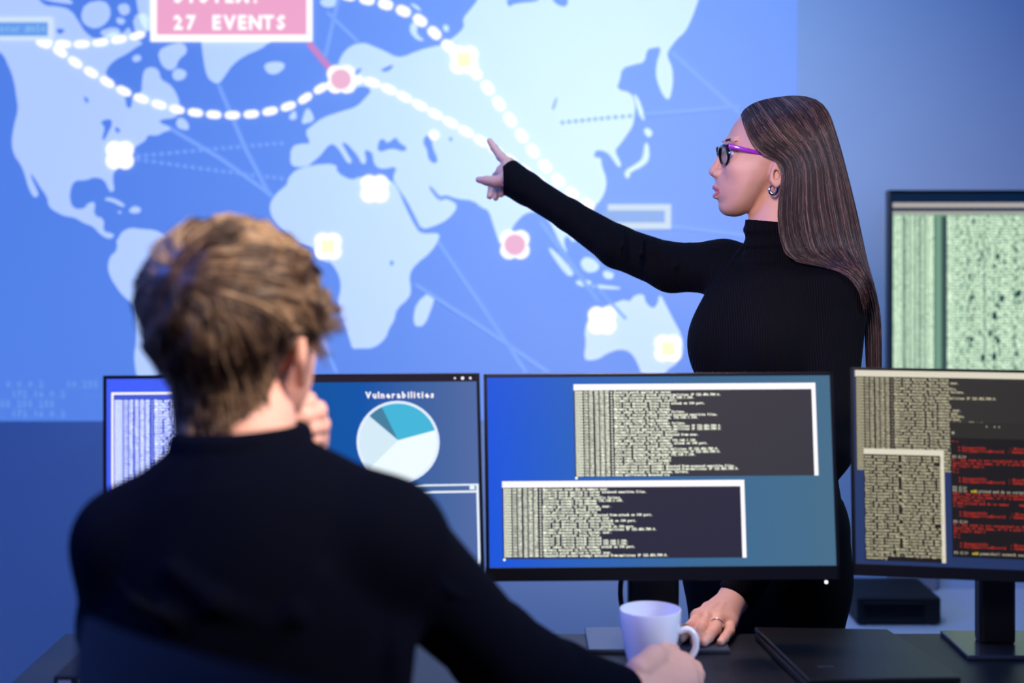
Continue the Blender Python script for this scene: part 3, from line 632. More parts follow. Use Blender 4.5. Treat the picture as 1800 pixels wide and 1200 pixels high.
MB().box((0.922, 3.80, 0.340), (1.147, 4.02, 0.412), 0, 0.006).build('case', MATS['matte_black'], t)
MB().box((0.94, 3.796, 0.352), (1.10, 3.802, 0.398), 0, 0.002).build('front_panel', MATS['bezel_black'], t)
for x in (0.94, 1.13):
    for y in (3.82, 4.0): MB().box((x-0.01, y-0.01, 0.336), (x+0.01, y+0.01, 0.341)).build('foot', MATS['black_plastic'], t)
# closed laptop
t = thing('laptop', (0.56, 2.23, ZD), 'closed black laptop lying on the desk between the centre and right monitors', 'laptop')
zt = ZD+0.022
def onz(px, py, z):
    d = (H-z)*F/(py-400.0); return np.array(((px-900.0)/F*d, d, z))
c4 = [onz(1326, 1101, zt), onz(1560, 1105, zt), onz(1690, 1190, zt), onz(1422, 1194, zt)]
def prism(name, q, z0, z1, m, parent, bev=0.002):
    bm = bmesh.new(); vs = [bm.verts.new((p[0], p[1], z0)) for p in q]+[bm.verts.new((p[0], p[1], z1)) for p in q]
    n = len(q); bm.faces.new(vs[:n]); bm.faces.new(vs[n:])
    for i in range(n): bm.faces.new((vs[i], vs[(i+1) % n], vs[n+(i+1) % n], vs[n+i]))
    bmesh.ops.recalc_face_normals(bm, faces=bm.faces); bmesh.ops.bevel(bm, geom=bm.edges[:], offset=bev, segments=3, profile=0.5, affect='EDGES'); bm.verts.index_update()
    V = [tuple(v.co) for v in bm.verts]; Fc = [[v.index for v in f.verts] for f in bm.faces]; bm.free(); return obj(name, V, Fc, m, parent)
prism('base', c4, ZD+0.002, ZD+0.012, MATS['laptop_black'], t); lid = prism('lid', c4, ZD+0.013, zt, MATS['laptop_black'], t)
cc = (c4[2]+c4[3])/2; dirx = (c4[2]-c4[3])/np.linalg.norm(c4[2]-c4[3]); dy_ = (c4[0]-c4[3])/np.linalg.norm(c4[0]-c4[3])
e0 = onz(1452, 1171, zt+0.0004); 
prism('lid_glint', [e0+dirx*a+dy_*b for a, b in ((-0.012, -0.003), (0.012, -0.003), (0.012, 0.003), (-0.012, 0.003))], zt-0.001, zt+0.0006, MATS['plate_metal'], lid, 0.0002)  # small bright chip standing in for the highlight on the lid
# network device at the left end
t = thing('network_device', (-0.62, 2.06, ZD), 'small dark box with a yellow mark at the left end of the desk', 'device')
MB().box((-0.655, 2.03, ZD+0.002), (-0.50, 2.16, ZD+0.040), 0, 0.003).build('case', MATS['matte_black'], t)
MB().box((-0.648, 2.026, ZD+0.022), (-0.630, 2.031, ZD+0.034), 0, 0.001).build('socket', MATS['grey_plastic'], t)
MB().box((-0.621, 2.027, ZD+0.022), (-0.612, 2.0305, ZD+0.036), 0, 0.0006).build('yellow_mark', MATS['sticker_yellow'], t)
# monitor cable
MB().tube(catmull([(0.215, 2.27, 0.86), (0.188, 2.31, 0.85), (0.178, 2.325, 0.82), (0.180, 2.33, 0.78), (0.196, 2.345, 0.742), (0.215, 2.36, 0.732)], 8), 0.0042, 8).build('monitor_cable', MATS['cable_rubber'], mc, True)
# mug
mk = onz(1143, 1180, ZD); mcx, mcy = float(mk[0]), float(mk[1])
t = thing('mug', (mcx, mcy, ZD), 'white ceramic mug on the desk held by the seated man', 'mug')
hgt = 0.0965
prof = [(0.0, 0.0), (0.026, 0.0), (0.030, 0.002), (0.0325, 0.008), (0.0385, 0.030), (0.043, 0.052), (0.0462, 0.072), (0.0472, hgt-0.002), (0.0465, hgt), (0.0450, hgt), (0.0442, hgt-0.003), (0.0432, 0.072), (0.040, 0.052), (0.0355, 0.030), (0.029, 0.010), (0.0, 0.007)]
MB().lathe(prof, (mcx, mcy, ZD), 56).build('cup', MATS['mug_glaze'], t, True)
hp = catmull([(0.0445, 0, 0.064), (0.058, 0, 0.068), (0.068, 0, 0.058), (0.069, 0, 0.040), (0.060, 0, 0.024), (0.047, 0, 0.016), (0.037, 0, 0.016)], 8)
a = math.radians(-12)
MB().tube([(mcx+p[0]*math.cos(a), mcy+p[0]*math.sin(a), ZD+p[2]) for p in hp], 0.0052, 12).build('handle', MATS['mug_glaze'], t, True)
# office chair
A0 = np.array((-0.408, 1.290)); B0 = np.array((-0.02, 0.995)); 
t = thing('office_chair', (-0.10, 1.36, 0), 'dark navy office chair the man sits in', 'chair')
ex = (B0-A0)/np.linalg.norm(B0-A0); ny = np.array((ex[1]*-1, ex[0])); ny = ny if ny[1] > 0 else -ny   # ny points to the sitter
mid = (A0+B0)/2; wid = np.linalg.norm(B0-A0)
bm = bmesh.new(); nu, nv = 24, 14; grid = {}
for side in (0, 1):
    for i in range(nu+1):
        for j in range(nv+1):
            u = i/nu*2-1; v = j/nv; cu_ = 0.045*u*u
            halfw = wid/2*max(0.66, 1-1.7*(1-v))*(1-0.10*max(0, v-0.86)/0.14*abs(u)**0.5)
            z = 0.52+v*0.55-0.02*u*u*v*0.5-(0.0 if abs(u) < 0.8 else 0.07*((abs(u)-0.8)/0.2)**2*v**4)
            edge = min(1.0, (1-abs(u))/0.10, (1-v)/0.08+0.001, v/0.08+0.001); th = 0.024*math.sqrt(max(0.0, 1-(1-max(0, edge))**2))
            off = cu_+0.03*math.sin(v*math.pi)+(th if side else -th)-0.05*v
            p = mid+ex*(u*halfw)+ny*off; grid[side, i, j] = bm.verts.new((p[0], p[1], z))
for side in (0, 1):
    for i in range(nu):
        for j in range(nv): bm.faces.new((grid[side, i, j], grid[side, i+1, j], grid[side, i+1, j+1], grid[side, i, j+1]))
bmesh.ops.remove_doubles(bm, verts=bm.verts, dist=0.0006); bmesh.ops.recalc_face_normals(bm, faces=bm.faces); bm.verts.index_update()
obj('backrest', [tuple(v.co) for v in bm.verts], [[v.index for v in f.verts] for f in bm.faces], MATS['chair_fabric'], t, smooth=True); bm.free()
sx, sy = -0.18, 1.42
rot = Matrix.Translation((sx, sy, 0)) @ Matrix.Rotation(math.atan2(ex[1], ex[0]), 4, 'Z')
MB().box((-0.235, -0.23, 0.43), (0.235, 0.24, 0.50), 0, 0.03, rot).build('seat', MATS['chair_fabric'], t, True)
MB().tube(catmull([(mid[0]+ny[0]*k, mid[1]+ny[1]*k, z) for k, z in ((0.15, 0.42), (0.0, 0.42), (-0.045, 0.50), (-0.04, 0.66))], 8), 0.022, 10).build('back_bar', MATS['chair_plastic'], t, True)
MB().tube([(sx, sy, 0.10), (sx, sy, 0.43)], 0.028, 16).build('column', MATS['chrome'], t, True)
for k in range(5):
    an = 2*math.pi*k/5+0.3; cx_, cy_ = sx+0.29*math.cos(an), sy+0.29*math.sin(an)
    lg = MB().tube([(sx, sy, 0.11), (cx_, cy_, 0.075)], [0.024, 0.016], 10).build('leg', MATS['chair_plastic'], t, True)
    MB().tube([(cx_-0.02*math.sin(an), cy_+0.02*math.cos(an), 0.03), (cx_+0.02*math.sin(an), cy_-0.02*math.cos(an), 0.03)], 0.03, 16).build('caster', MATS['chair_plastic'], lg, True)
# ================================================================== PEOPLE
def skin_mat(name, rgb, rgb2):
    m = mat(name, rgb, 0.46, 0.35, sss=0.12, noise=(35.0, rgb2), bump=('noise', 900.0, 0.0003)); return m
mat_skin_w = skin_mat('skin_woman', (206, 160, 144), (198, 150, 136))
mat_skin_m = skin_mat('skin_man', (212, 164, 148), (202, 150, 134))
mat('lips', (186, 98, 100), 0.32, 0.5, sss=0.1)
mat('eye_white', (225, 225, 228), 0.12, 0.5); mat('eye_iris', (50, 32, 22), 0.1, 0.6)
mat('knit_black', (4, 4, 10), 0.85, 0.14, sheen=0.0, bump=('X', 78.0, 0.0022))
mat('knit_navy', (3, 5, 18), 0.9, 0.05, sheen=0.0, bump=('noise', 420.0, 0.0010))
mat('trousers_black', (4, 4, 7), 0.8, 0.12, bump=('noise', 600.0, 0.0004))
mat('trousers_dark', (16, 18, 28), 0.85, 0.2, bump=('noise', 600.0, 0.0004))
mat('shoe_black', (12, 12, 14), 0.4, 0.4)
mat('silver', (225, 225, 232), 0.12, 0.5, metal=1.0); mat('gold_shade', (190, 150, 110), 0.15, 0.5, metal=1.0)
mat('frame_black', (10, 9, 14), 0.2, 0.5, coat=0.5); mat('frame_purple', (150, 42, 190), 0.22, 0.5, coat=0.5); mat('frame_magenta', (128, 30, 92), 0.25, 0.5, coat=0.5)
g = mat('lens_glass', (255, 255, 255), 0.02, 0.5); g.node_tree.nodes['Principled BSDF'].inputs['Transmission Weight'].default_value = 1.0; g.node_tree.nodes['Principled BSDF'].inputs['IOR'].default_value = 1.08
for nm, rgb in (('hair_dark', (24, 16, 18)), ('hair_brown', (62, 46, 46)), ('hair_light', (140, 108, 104)), ('hair_gloss', (40, 28, 31)),
                ('blond_dark', (52, 38, 34)), ('blond_mid', (112, 90, 74)), ('blond_light', (180, 152, 122)), ('blond_brown', (76, 56, 42))):
    mat(nm, rgb, 0.42, 0.45)
S = 2.68/F          # metres per photo pixel at the woman's head
def hp_(zx, zy): return ((651.3-zx)*0.0001876, (691.3-zy)*0.0001876)      # head profile measure -> (forward, up) from the ear canal
FACE = [(385,80),(335,135),(295,195),(264,262),(243,308),(231,345),(228,372),(232,400),(226,445),(208,500),(190,560),(164,630),(138,690),(130,745),(127,790),(130,840),(134,885),(152,920),(164,950),(161,990),(171,1026),(200,1060),(245,1083),(330,1094),(420,1070),(500,1010),(570,930),(640,860),(760,820),(900,790),(1030,680)]
SKULL_PX = [(1437,285),(1441,240),(1432,210),(1410,190),(1380,183),(1350,182),(1325,187)]
HEADPOLY = [hp_(a, b) for a, b in FACE]+[((1349-a)*S, (311-b)*S) for a, b in SKULL_PX]
EARPOLY = [hp_(a, b) for a, b in [(600,735),(612,660),(628,600),(650,535),(690,512),(732,526),(766,590),(778,655),(745,735),(700,795),(665,812),(640,790),(618,762)]]
CONCHA = [hp_(a, b) for a, b in [(645,720),(640,670),(660,630),(690,645),(705,690),(690,720),(662,735)]]
SCAPHA = [hp_(a, b) for a, b in [(672,560),(690,540),(712,556),(722,600),(712,650),(700,640),(690,610)]]
RH = 0.0715
def soften(d2):
    """rounds the inner creases of the profile distance, leaving its outline"""
    b = d2.copy()
    for _ in range(60):
        b[1:-1] = (b[:-2]+2*b[1:-1]+b[2:])/4; b[:, :, 1:-1] = (b[:, :, :-2]+2*b[:, :, 1:-1]+b[:, :, 2:])/4
    w_ = np.clip((-d2-0.002)/0.012, 0, 1); return d2*(1-w_)+b*w_
def head_field(h, flare=0.16, neck=True):
    """head in its own frame: x forward, y left, z up, origin between the ears"""
    f = Field((-0.125, -0.098, -0.155), (0.135, 0.098, 0.15), h)
    X, Y, Z = f.axes(); poly = chaikin(HEADPOLY, 1)
    d2 = poly_sd(X[:, :, 0].reshape(-1, 1), Z[0].reshape(1, -1), poly).astype(np.float32)[:, None, :]
    d2 = soften(d2)
    # narrower at the jaw and chin, widest above the ears
    zz = Z; RR = RH*(1.0-0.20*np.clip((-0.01-zz)/0.075, 0, 1))-0.004*np.clip((X-0.05)/0.05, 0, 1)
    f.F = (np.sqrt(np.maximum(d2+RR, 0)**2+Y**2)-RR).astype(np.float32)
    if neck: f.chain([(-0.022, 0, -0.01), (-0.016, 0, -0.09), (-0.022, 0, -0.16)], [0.050, 0.0495, 0.0515], 0.012)
    def q(zx, zy, y): a, b = hp_(zx, zy); return (a, y, b)
    # nose
    f.cap(q(236, 405, 0), q(118, 620, 0), 0.0062, 0.0082, 0.007); f.ell(q(112, 642, 0), (0.0090, 0.0088, 0.0082), k=0.005)
    f.cap(q(150, 655, 0), q(140, 690, 0), 0.007, 0.005, 0.006)
    for s in (-1, 1):
        f.ell(q(148, 660, s*0.0115), (0.0105, 0.0062, 0.0078), k=0.005); f.cap(q(120, 688, s*0.0062), q(142, 676, s*0.0075), 0.0030, k=0.002, cut=True)
        # brow ridge, cheek, eye socket, lids
        f.cap(q(252, 345, s*0.012), q(290, 335, s*0.040), 0.005, 0.004, 0.012); f.ell(q(330, 610, s*0.044), (0.022, 0.016, 0.018), k=0.02)
        f.ell(q(262, 455, s*0.031), (0.013, 0.014, 0.010), k=0.010, cut=True)
        f.ell(q(296, 455, s*0.031), (0.0133, 0.0133, 0.0133), k=0.003)
        f.cap(q(236, 460, s*0.020), q(258, 458, s*0.043), 0.0042, 0.0036, 0.0015, True)
        f.ell(q(296, 455, s*0.031), (0.0116, 0.0116, 0.0116), k=0.0, cut=True)
        # lips
        f.chain([q(121, 792, 0), q(128, 798, s*0.008), q(164, 834, s*0.0235)], [0.0038, 0.0038, 0.0016], 0.003)
        f.chain([q(133, 880, 0), q(137, 880, s*0.008), q(166, 845, s*0.0235)], [0.0052, 0.0050, 0.0018], 0.003)
        f.cap(q(118, 836, s*0.000), q(152, 840, s*0.017), 0.0014, 0.0011, 0.001, True)
        # ear
        xs, ys, zs = f.axes(); de = poly_sd(xs[:, :, 0].reshape(-1, 1), zs[0].reshape(1, -1), chaikin(EARPOLY, 2)).astype(np.float32)[:, None, :]
        yc = 0.0665+flare*np.clip(0.012-xs, 0, 0.06); dy = np.abs(s*ys-yc)-0.0030
        ear = np.sqrt(np.maximum(de+0.0035, 0)**2+np.maximum(dy, 0)**2)-0.0035+np.minimum(np.maximum(de, dy), 0)*0.2
        full = (slice(None),)*3; f.join(full, ear.astype(np.float32), 0.004, False)
        for pol, dep in ((CONCHA, 0.009), (SCAPHA, 0.003)):
            dc = poly_sd(xs[:, :, 0].reshape(-1, 1), zs[0].reshape(1, -1), chaikin(pol, 2)).astype(np.float32)[:, None, :]
            cutd = np.maximum(dc, (yc+0.0050-dep)-s*ys); f.join(full, cutd.astype(np.float32), 0.0025, True)
    return f
HEAD_W = head_field(0.0013)
def to_world(V, origin, fwd, left, up, sc=1.0):
    M = np.stack([fwd, left, up]); return np.array(origin)+(V*sc)@M
def sub(points, keep):
    return points
# ------------------------------------------------------------------ the woman
wm = thing('person', (0.47, 2.68, 0.0), 'standing woman in a black turtleneck and glasses pointing at the projected map', 'person')
WC = P(1349, 311, 2.68); WF = np.array((-1.0, 0, 0)); WL = np.array((0, -1.0, 0)); WU = np.array((0, 0, 1.0))
def hw(zx, zy, y=0.0): a, b = hp_(zx, zy); return to_world(np.array([(a, y, b)]), WC, WF, WL, WU)[0]
# hands, as joint chains
def hand(fingers, palm_k, wrist, knuck, h, thumb_base=None, wr=0.021):
    allp = np.array([p for ch, _ in fingers for p in ch]+[wrist]); f = Field(allp.min(0)-0.035, allp.max(0)+0.035, h)
    return f
def Q3(zx, zy, d): return P(1180+zx/8.573, 1020+zy/8.573, d)
def hand_left():
    W0 = P(1291, 1050, 2.455); fore = P(1312, 1000, 2.50)
    F_ = {
     'index': ([Q3(400,560,2.385), Q3(290,690,2.345), Q3(190,735,2.322), Q3(125,765,2.305)], [0.0100, 0.0086, 0.0078, 0.0066]),
     'middle': ([Q3(530,590,2.372), Q3(460,720,2.330), Q3(385,845,2.303), Q3(345,915,2.290)], [0.0105, 0.0092, 0.0082, 0.0070]),
     'ring': ([Q3(700,600,2.372), Q3(665,730,2.332), Q3(560,855,2.302), Q3(495,930,2.287)], [0.0105, 0.0092, 0.0082, 0.0070]),
     'pinky': ([Q3(890,640,2.380), Q3(880,760,2.345), Q3(800,865,2.312), Q3(745,920,2.293)], [0.0095, 0.0082, 0.0073, 0.0062]),
     'thumb': ([Q3(560,430,2.425), Q3(400,640,2.375), Q3(260,800,2.330), Q3(145,868,2.300)], [0.0130, 0.0108, 0.0092, 0.0075])}
    pts = np.array([p for c, _ in F_.values() for p in c]+[W0, fore]); f = Field(pts.min(0)-0.03, pts.max(0)+0.03, 0.0014)
    f.cap(fore, W0, 0.024, 0.0245, 0.01)
    for nme in ('index', 'middle', 'ring', 'pinky'):
        c, r = F_[nme]; f.cap(W0+(c[0]-W0)*0.1, c[0], 0.019, r[0]+0.0025, 0.012)
    f.cap(W0, (F_['ring'][0][0]+F_['pinky'][0][0])/2, 0.022, 0.013, 0.01)
    for nme, (c, r) in F_.items():
        f.chain(c, r, 0.0035)
        if nme != 'thumb': f.ell(c[0]+np.array((0, 0, 0.0035)), (r[0]+0.001,)*3, k=0.006)
    # tendons on the back of the hand
    for nme in ('index', 'middle', 'ring'): f.cap(W0*0.35+F_[nme][0][0]*0.65+np.array((0, -0.004, 0.0155)), F_[nme][0][0]+np.array((0, 0, 0.0095)), 0.0020, 0.0026, 0.005)
    return f, F_
HL, HLF = hand_left()
def Q2(zx, zy, d): return P(820+zx/8.571, 230+zy/8.571, d)
WR = P(906, 318, 3.055); WEL = P(1086, 434, 2.93); WSH = P(1272, 470, 2.795)
def hand_right():
    W0 = WR; fore = WR+(WEL-WR)*0.25
    F_ = {'index': ([Q2(640,500,3.105), Q2(520,390,3.125), Q2(420,255,3.145), Q2(350,150,3.16)], [0.0125, 0.0098, 0.0082, 0.0064]),
     'middle': ([Q2(540,600,3.115), Q2(455,690,3.150), Q2(385,840,3.150), Q2(350,985,3.14)], [0.0120, 0.0105, 0.0086, 0.0068]),
     'ring': ([Q2(560,700,3.110), Q2(470,780,3.145), Q2(470,900,3.14), Q2(440,1010,3.13)], [0.0115, 0.0100, 0.0082, 0.0064]),
     'pinky': ([Q2(620,790,3.100), Q2(560,860,3.13), Q2(540,930,3.12), Q2(520,960,3.11)], [0.0105, 0.0090, 0.0075, 0.0062]),
     'thumb': ([Q2(560,740,3.075), Q2(430,765,3.080), Q2(310,750,3.085), Q2(185,735,3.09)], [0.0150, 0.0125, 0.0105, 0.0070])}
    pts = np.array([p for c, _ in F_.values() for p in c]+[W0, fore]); f = Field(pts.min(0)-0.03, pts.max(0)+0.03, 0.0016)
    f.cap(fore, W0, 0.022, 0.022, 0.01)
    for nme in ('index', 'middle', 'ring', 'pinky'): f.cap(W0, F_[nme][0][0], 0.019, F_[nme][1][0]+0.002, 0.012)
    for nme, (c, r) in F_.items(): f.chain(c, r, 0.004)
    return f, F_
HR, HRF = hand_right()
# torso frame: she faces towards the left and a little towards the camera
TA = math.radians(-139); TFW = np.array((math.cos(TA), math.sin(TA), 0)); TLF = np.array((-math.sin(TA), math.cos(TA), 0))
TR_ = np.stack([TFW, TLF, WU])
LSH = P(1474, 512, 2.60); LEL = P(1453, 792, 2.515); LWR = P(1291, 1050, 2.455)
def tors(x, y, d, f=0.0, l=0.0): return P(x, y, d)+TFW*f+TLF*l
def woman_clothes(h, g=0.0, kind='sweater'):
    """g: offset; the sweater and the body below it come from the same anatomy"""
    if kind == 'sweater': f = Field((-0.02, 2.30, 0.74), (0.78, 3.14, 1.60), h)
    else: f = Field((0.18, 2.32, 0.0), (0.80, 2.98, 1.30), h)
    e = lambda c, r, k=0.03: f.ell(c, tuple(x+g for x in r), TR_, k)
    def c(a, b, ra, rb, k=0.03): f.cap(a, b, ra+g, rb+g, k)
    chest = P(1362, 560, 2.705)
    e(chest+TFW*0.026+WU*-0.03, (0.098, 0.146, 0.15)); e(P(1368, 510, 2.705), (0.066, 0.130, 0.075), 0.04)
    e(chest+TFW*0.074+TLF*-0.066+WU*-0.052, (0.054, 0.062, 0.068), 0.045); e(chest+TFW*0.080+TLF*0.060+WU*-0.052, (0.052, 0.062, 0.068), 0.045)
    e(P(1362, 730, 2.70), (0.098, 0.128, 0.17), 0.07); e(P(1352, 900, 2.69), (0.100, 0.148, 0.13), 0.06); e(P(1345, 1000, 2.69), (0.112, 0.160, 0.11), 0.05)
    c(P(1376, 470, 2.70), P(1374, 490, 2.70), 0.050, 0.056, 0.03)
    c(P(1395, 478, 2.70), LSH, 0.044, 0.050, 0.03); c(P(1345, 475, 2.73), WSH, 0.040, 0.042, 0.02)
    # near arm down to the desk
    c(LSH, LEL, 0.0500, 0.0400, 0.02); c(LEL, P(1372, 922, 2.482), 0.0400, 0.0385, 0.012); c(P(1372, 922, 2.482), P(1300, 1036, 2.458), 0.0385, 0.0300, 0.012)
    # pointing arm
    c(WSH, P(1180, 470, 2.86), 0.0480, 0.0440, 0.03); c(P(1180, 470, 2.86), WEL, 0.0440, 0.0390, 0.015); c(WEL, P(1000, 378, 2.99), 0.0390, 0.0295, 0.012); c(P(1000, 378, 2.99), P(925, 331, 3.045), 0.0285, 0.0300, 0.01)
    c(P(925, 331, 3.045), P(885, 306, 3.07), 0.0305, 0.036, 0.01)
    return f
sw = woman_clothes(0.0030, 0.004)
# turtleneck with its folds
NB = P(1377, 432, 2.69)
sw.cap(P(1369, 462, 2.684), P(1366, 396, 2.680), 0.0615, 0.0600, 0.005)
def ring_pts(c, r, tilt, n=36): return [np.array(c)+np.array((r*math.cos(2*math.pi*k/n), r*math.sin(2*math.pi*k/n), tilt*math.cos(2*math.pi*k/n))) for k in range(n+1)]
for z_px, r, rad in ((402, 0.0575, 0.0062), (428, 0.0575, 0.0060), (445, 0.0585, 0.0058), (457, 0.0600, 0.0060)):
    sw.chain(ring_pts(P(1367, z_px, 2.682), r-0.001, 0.002), [rad]*37, 0.006)
sw.plane_cut(P(1366, 391, 2.680), (0.10, 0, 1.0), 0.085)
# sleeve creases at the shoulder and elbow of the pointing arm
for px_, top, bot in ((1192, 434, 500), (1240, 430, 505), (1130, 417, 475), (1097, 402, 462), (1212, 432, 505)):
    sw.chain([P(px_, top, 2.84), P(px_-3, (top+bot)/2, 2.795), P(px_-6, bot, 2.83)], [0.0036, 0.0032, 0.001], 0.008)
sw.chain([P(1310, 432, 2.73), P(1285, 470, 2.70), P(1270, 520, 2.69)], [0.005, 0.005, 0.002], 0.012); sw.chain([P(1345, 585, 2.60), P(1398, 610, 2.57), P(1412, 655, 2.58)], [0.004, 0.006, 0.003], 0.012)
ax_ = (P(885, 306, 3.07)-WEL); sw.plane_cut(P(889, 311, 3.07), ax_, 0.075)
ax_ = np.array(P(1291, 1050, 2.455))-np.array(P(1372, 922, 2.482)); sw.plane_cut(P(1292, 1049, 2.452), ax_, 0.055)
sw.plane_cut(P(1345, 985, 2.69)+np.array((0.03, 0, 0)), (0, 0, -1), 0.26) if False else None
body = woman_clothes(0.005, -0.006); tr = woman_clothes(0.0045, 0.0, 'trousers')
body2 = Field((0.18, 2.32, 0.0), (0.80, 2.98, 1.30), 0.006)
def legs(f, g=0.0):
    for s in (-1, 1):
        hip = P(1345, 1010, 2.69)+TLF*s*0.085; hip[2] = 0.84; knee = hip+TFW*0.01+TLF*s*0.01; knee[2] = 0.47; ank = knee-TFW*0.03; ank[2] = 0.085
        f.cap(hip, knee, 0.086+g, 0.062+g, 0.03); f.cap(knee, ank, 0.060+g, 0.044+g, 0.02)
legs(tr); tr.ell(P(1345, 1010, 2.69), (0.118, 0.165, 0.13), TR_, 0.04)
xx, yy, zz = tr.axes(); tr.F = np.maximum(tr.F, zz-0.90)       # waist line
# keep the arms out of the trousers
tr.cap(LEL, P(1300, 1036, 2.458), 0.05, 0.045, 0.0, True)
legs(body2, -0.012); body2.ell(P(1345, 1010, 2.69), (0.105, 0.150, 0.12), TR_, 0.04)
for s in (-1, 1):
    hip = P(1345, 1010, 2.69)+TLF*s*0.095; an = hip-TFW*0.03; an[2] = 0.07; toe = an+TFW*0.15; toe[2] = 0.035; body2.cap(an, toe, 0.036, 0.026, 0.02)
hv, hf = HEAD_W.mesh(); hvw = to_world(hv, WC, WF, WL, WU)
lip_c = [hw(122, 792), hw(135, 882), hw(150, 815, 0.014), hw(150, 815, -0.014), hw(152, 862, 0.014), hw(152, 862, -0.014)]
parts = [(hvw, hf), HL.mesh(), HR.mesh(), body.mesh(), body2.mesh()]
V, Fc = merge(parts)
cen = V[Fc].mean(1); mi = np.zeros(len(Fc), int)
aa, bb = (WC[0]-cen[:, 0])/0.0001876, (WC[2]-cen[:, 2])/0.0001876; zx_, zy_ = 651.3-aa, 691.3+bb; yl = np.abs(cen[:, 1]-WC[1])
lipm = (yl < 0.024) & (zx_ < 122+yl/0.024*62) & (zx_ > 60) & (np.abs(zy_-838) < (70-52*(yl/0.024)**1.4)) & (zy_ > 782)
mi[lipm[:]] = 1; mi[len(hf):] = 0
bd = obj('body', V, Fc, [mat_skin_w, MATS['lips']], wm, mi, True)
V, Fc = sw.mesh(); obj('sweater', V, Fc, MATS['knit_black'], wm, smooth=True, label='black ribbed turtleneck sweater')
V, Fc = tr.mesh(); obj('trousers', V, Fc, MATS['trousers_black'], wm, smooth=True, label='black trousers')
for s in (-1, 1):
    hip = P(1345, 1010, 2.69)+TLF*s*0.095; an = hip-TFW*0.03; an[2] = 0.06; f = Field(an-0.22, an+0.22, 0.005); toe = an+TFW*0.16; toe[2] = 0.04
    f.cap(an, toe, 0.046, 0.036, 0.02); f.cap(an+WU*0.04, an, 0.05, 0.05, 0.02); xx, yy, zz = f.axes(); f.F = np.maximum(f.F, np.maximum(0.002-zz, zz-0.11)); v_, q_ = f.mesh(); obj('shoe', v_, q_, MATS['shoe_black'], wm, smooth=True)
# eyes, brows
for s in (-1, 1):
    c = hw(296, 455, s*0.031); mb = MB().ball(c, 0.0114, 16)
    e_ = mb.build('eye', [MATS['eye_white'], MATS['eye_iris']], wm, True); dirv = np.array((-0.97, 0, 0.05))
    for p in e_.data.polygons:
        q = np.array(p.center)+np.array(world_loc(wm))-c
        if (q/np.linalg.norm(q))@dirv/np.linalg.norm(dirv) > 0.86: p.material_index = 1
    mb = MB()
    for k in range(46):
        u = k/45; zx, zy, y = 236+u*75, 338+14*math.sin(u*3.0)*-1+u*20, s*(0.016+u*0.028)
        base = hw(203+(RH-math.sqrt(RH*RH-y*y))/0.0001876, zy+random.uniform(-8, 8), y); tip = base+np.array((0.0065, -s*0.003, 0.0025+random.uniform(-0.002, 0.001))); mb.tube([base, (base+tip)/2+np.array((-0.0012, 0, 0.0004)), tip], [0.0005, 0.00045, 0.0002], 4)
    mb.build('eyebrow', MATS['hair_brown'], wm)
# glasses: rims, bridge, temples, lenses
gl = bpy.data.objects.new('glasses', None); COL.objects.link(gl); gl.parent = wm; gl['label'] = 'dark cat-eye glasses with purple temples'
def gpt(y, zx, zy): return hw(zx, zy, y)
for s in (1, -1):
    rim = []
    for k in range(40):
        a = 2*math.pi*k/40; cy, cz = 0.026*math.cos(a), 0.0185*math.sin(a)
        if math.sin(a) > 0: cz *= 0.92+0.12*max(0, math.cos(a)); cy *= 1.0+0.08*math.sin(a)*max(0, math.cos(a))
        y = 0.034+cy; zx = 168+48*((y-0.006)/0.056)**1.6+cz/0.0001876*-0.10; zy = 483-cz/0.0001876
        rim.append(gpt(s*y, zx, zy))
    rs = [0.0036 if math.sin(2*math.pi*k/40) > -0.1 else 0.0026 for k in range(40)]
    MB().tube(rim+[rim[0], rim[1]], rs+rs[:2], 8, caps=False).build('rim', MATS['frame_black'], gl, True)
    cn = sum(rim)/len(rim); V = [p for p in rim]+[p+np.array((0.0006, 0, 0)) for p in rim]; n = len(rim)
    obj('lens', V, [tuple(range(n)), tuple(range(2*n-1, n-1, -1))]+[(i, (i+1) % n, n+(i+1) % n, n+i) for i in range(n)], MATS['lens_glass'], gl)
    hz = gpt(s*0.0625, 208, 398)
    tp = catmull([hz, gpt(s*0.0680, 300, 420), gpt(s*0.0705, 430, 452), gpt(s*0.0725, 600, 490), gpt(s*0.0735, 690, 508), gpt(s*0.072, 760, 570)], 8); nT = len(tp)
    mb = MB(); V = []; 
    for i, p in enumerate(tp):
        hh = 0.0042*(1-0.5*i/nT)+0.0004; ww = 0.0012
        for k in range(12):
            a = 2*math.pi*k/12; V.append(p+np.array((0, ww*math.cos(a), hh*math.sin(a))))
    Fq = [(i*12+k, i*12+(k+1) % 12, (i+1)*12+(k+1) % 12, (i+1)*12+k) for i in range(nT-1) for k in range(12)]+[tuple(range(12)), tuple(range((nT-1)*12, nT*12))]
    mm = [0 if (q[0]//12) < nT*0.52 else (1 if (q[0]//12) < nT*0.72 else 2) for q in Fq]
    obj('temple', V, Fq, [MATS['frame_purple'], MATS['frame_magenta'], MATS['frame_black']], gl, mm, True)
    MB().tube([gpt(s*0.058, 196, 398), hz], [0.0034, 0.0036], 8).build('hinge', MATS['frame_black'], gl, True)
MB().tube(catmull([gpt(-0.009, 172, 455), gpt(0, 160, 445), gpt(0.009, 172, 455)], 6), 0.002, 8).build('bridge', MATS['frame_black'], gl, True)
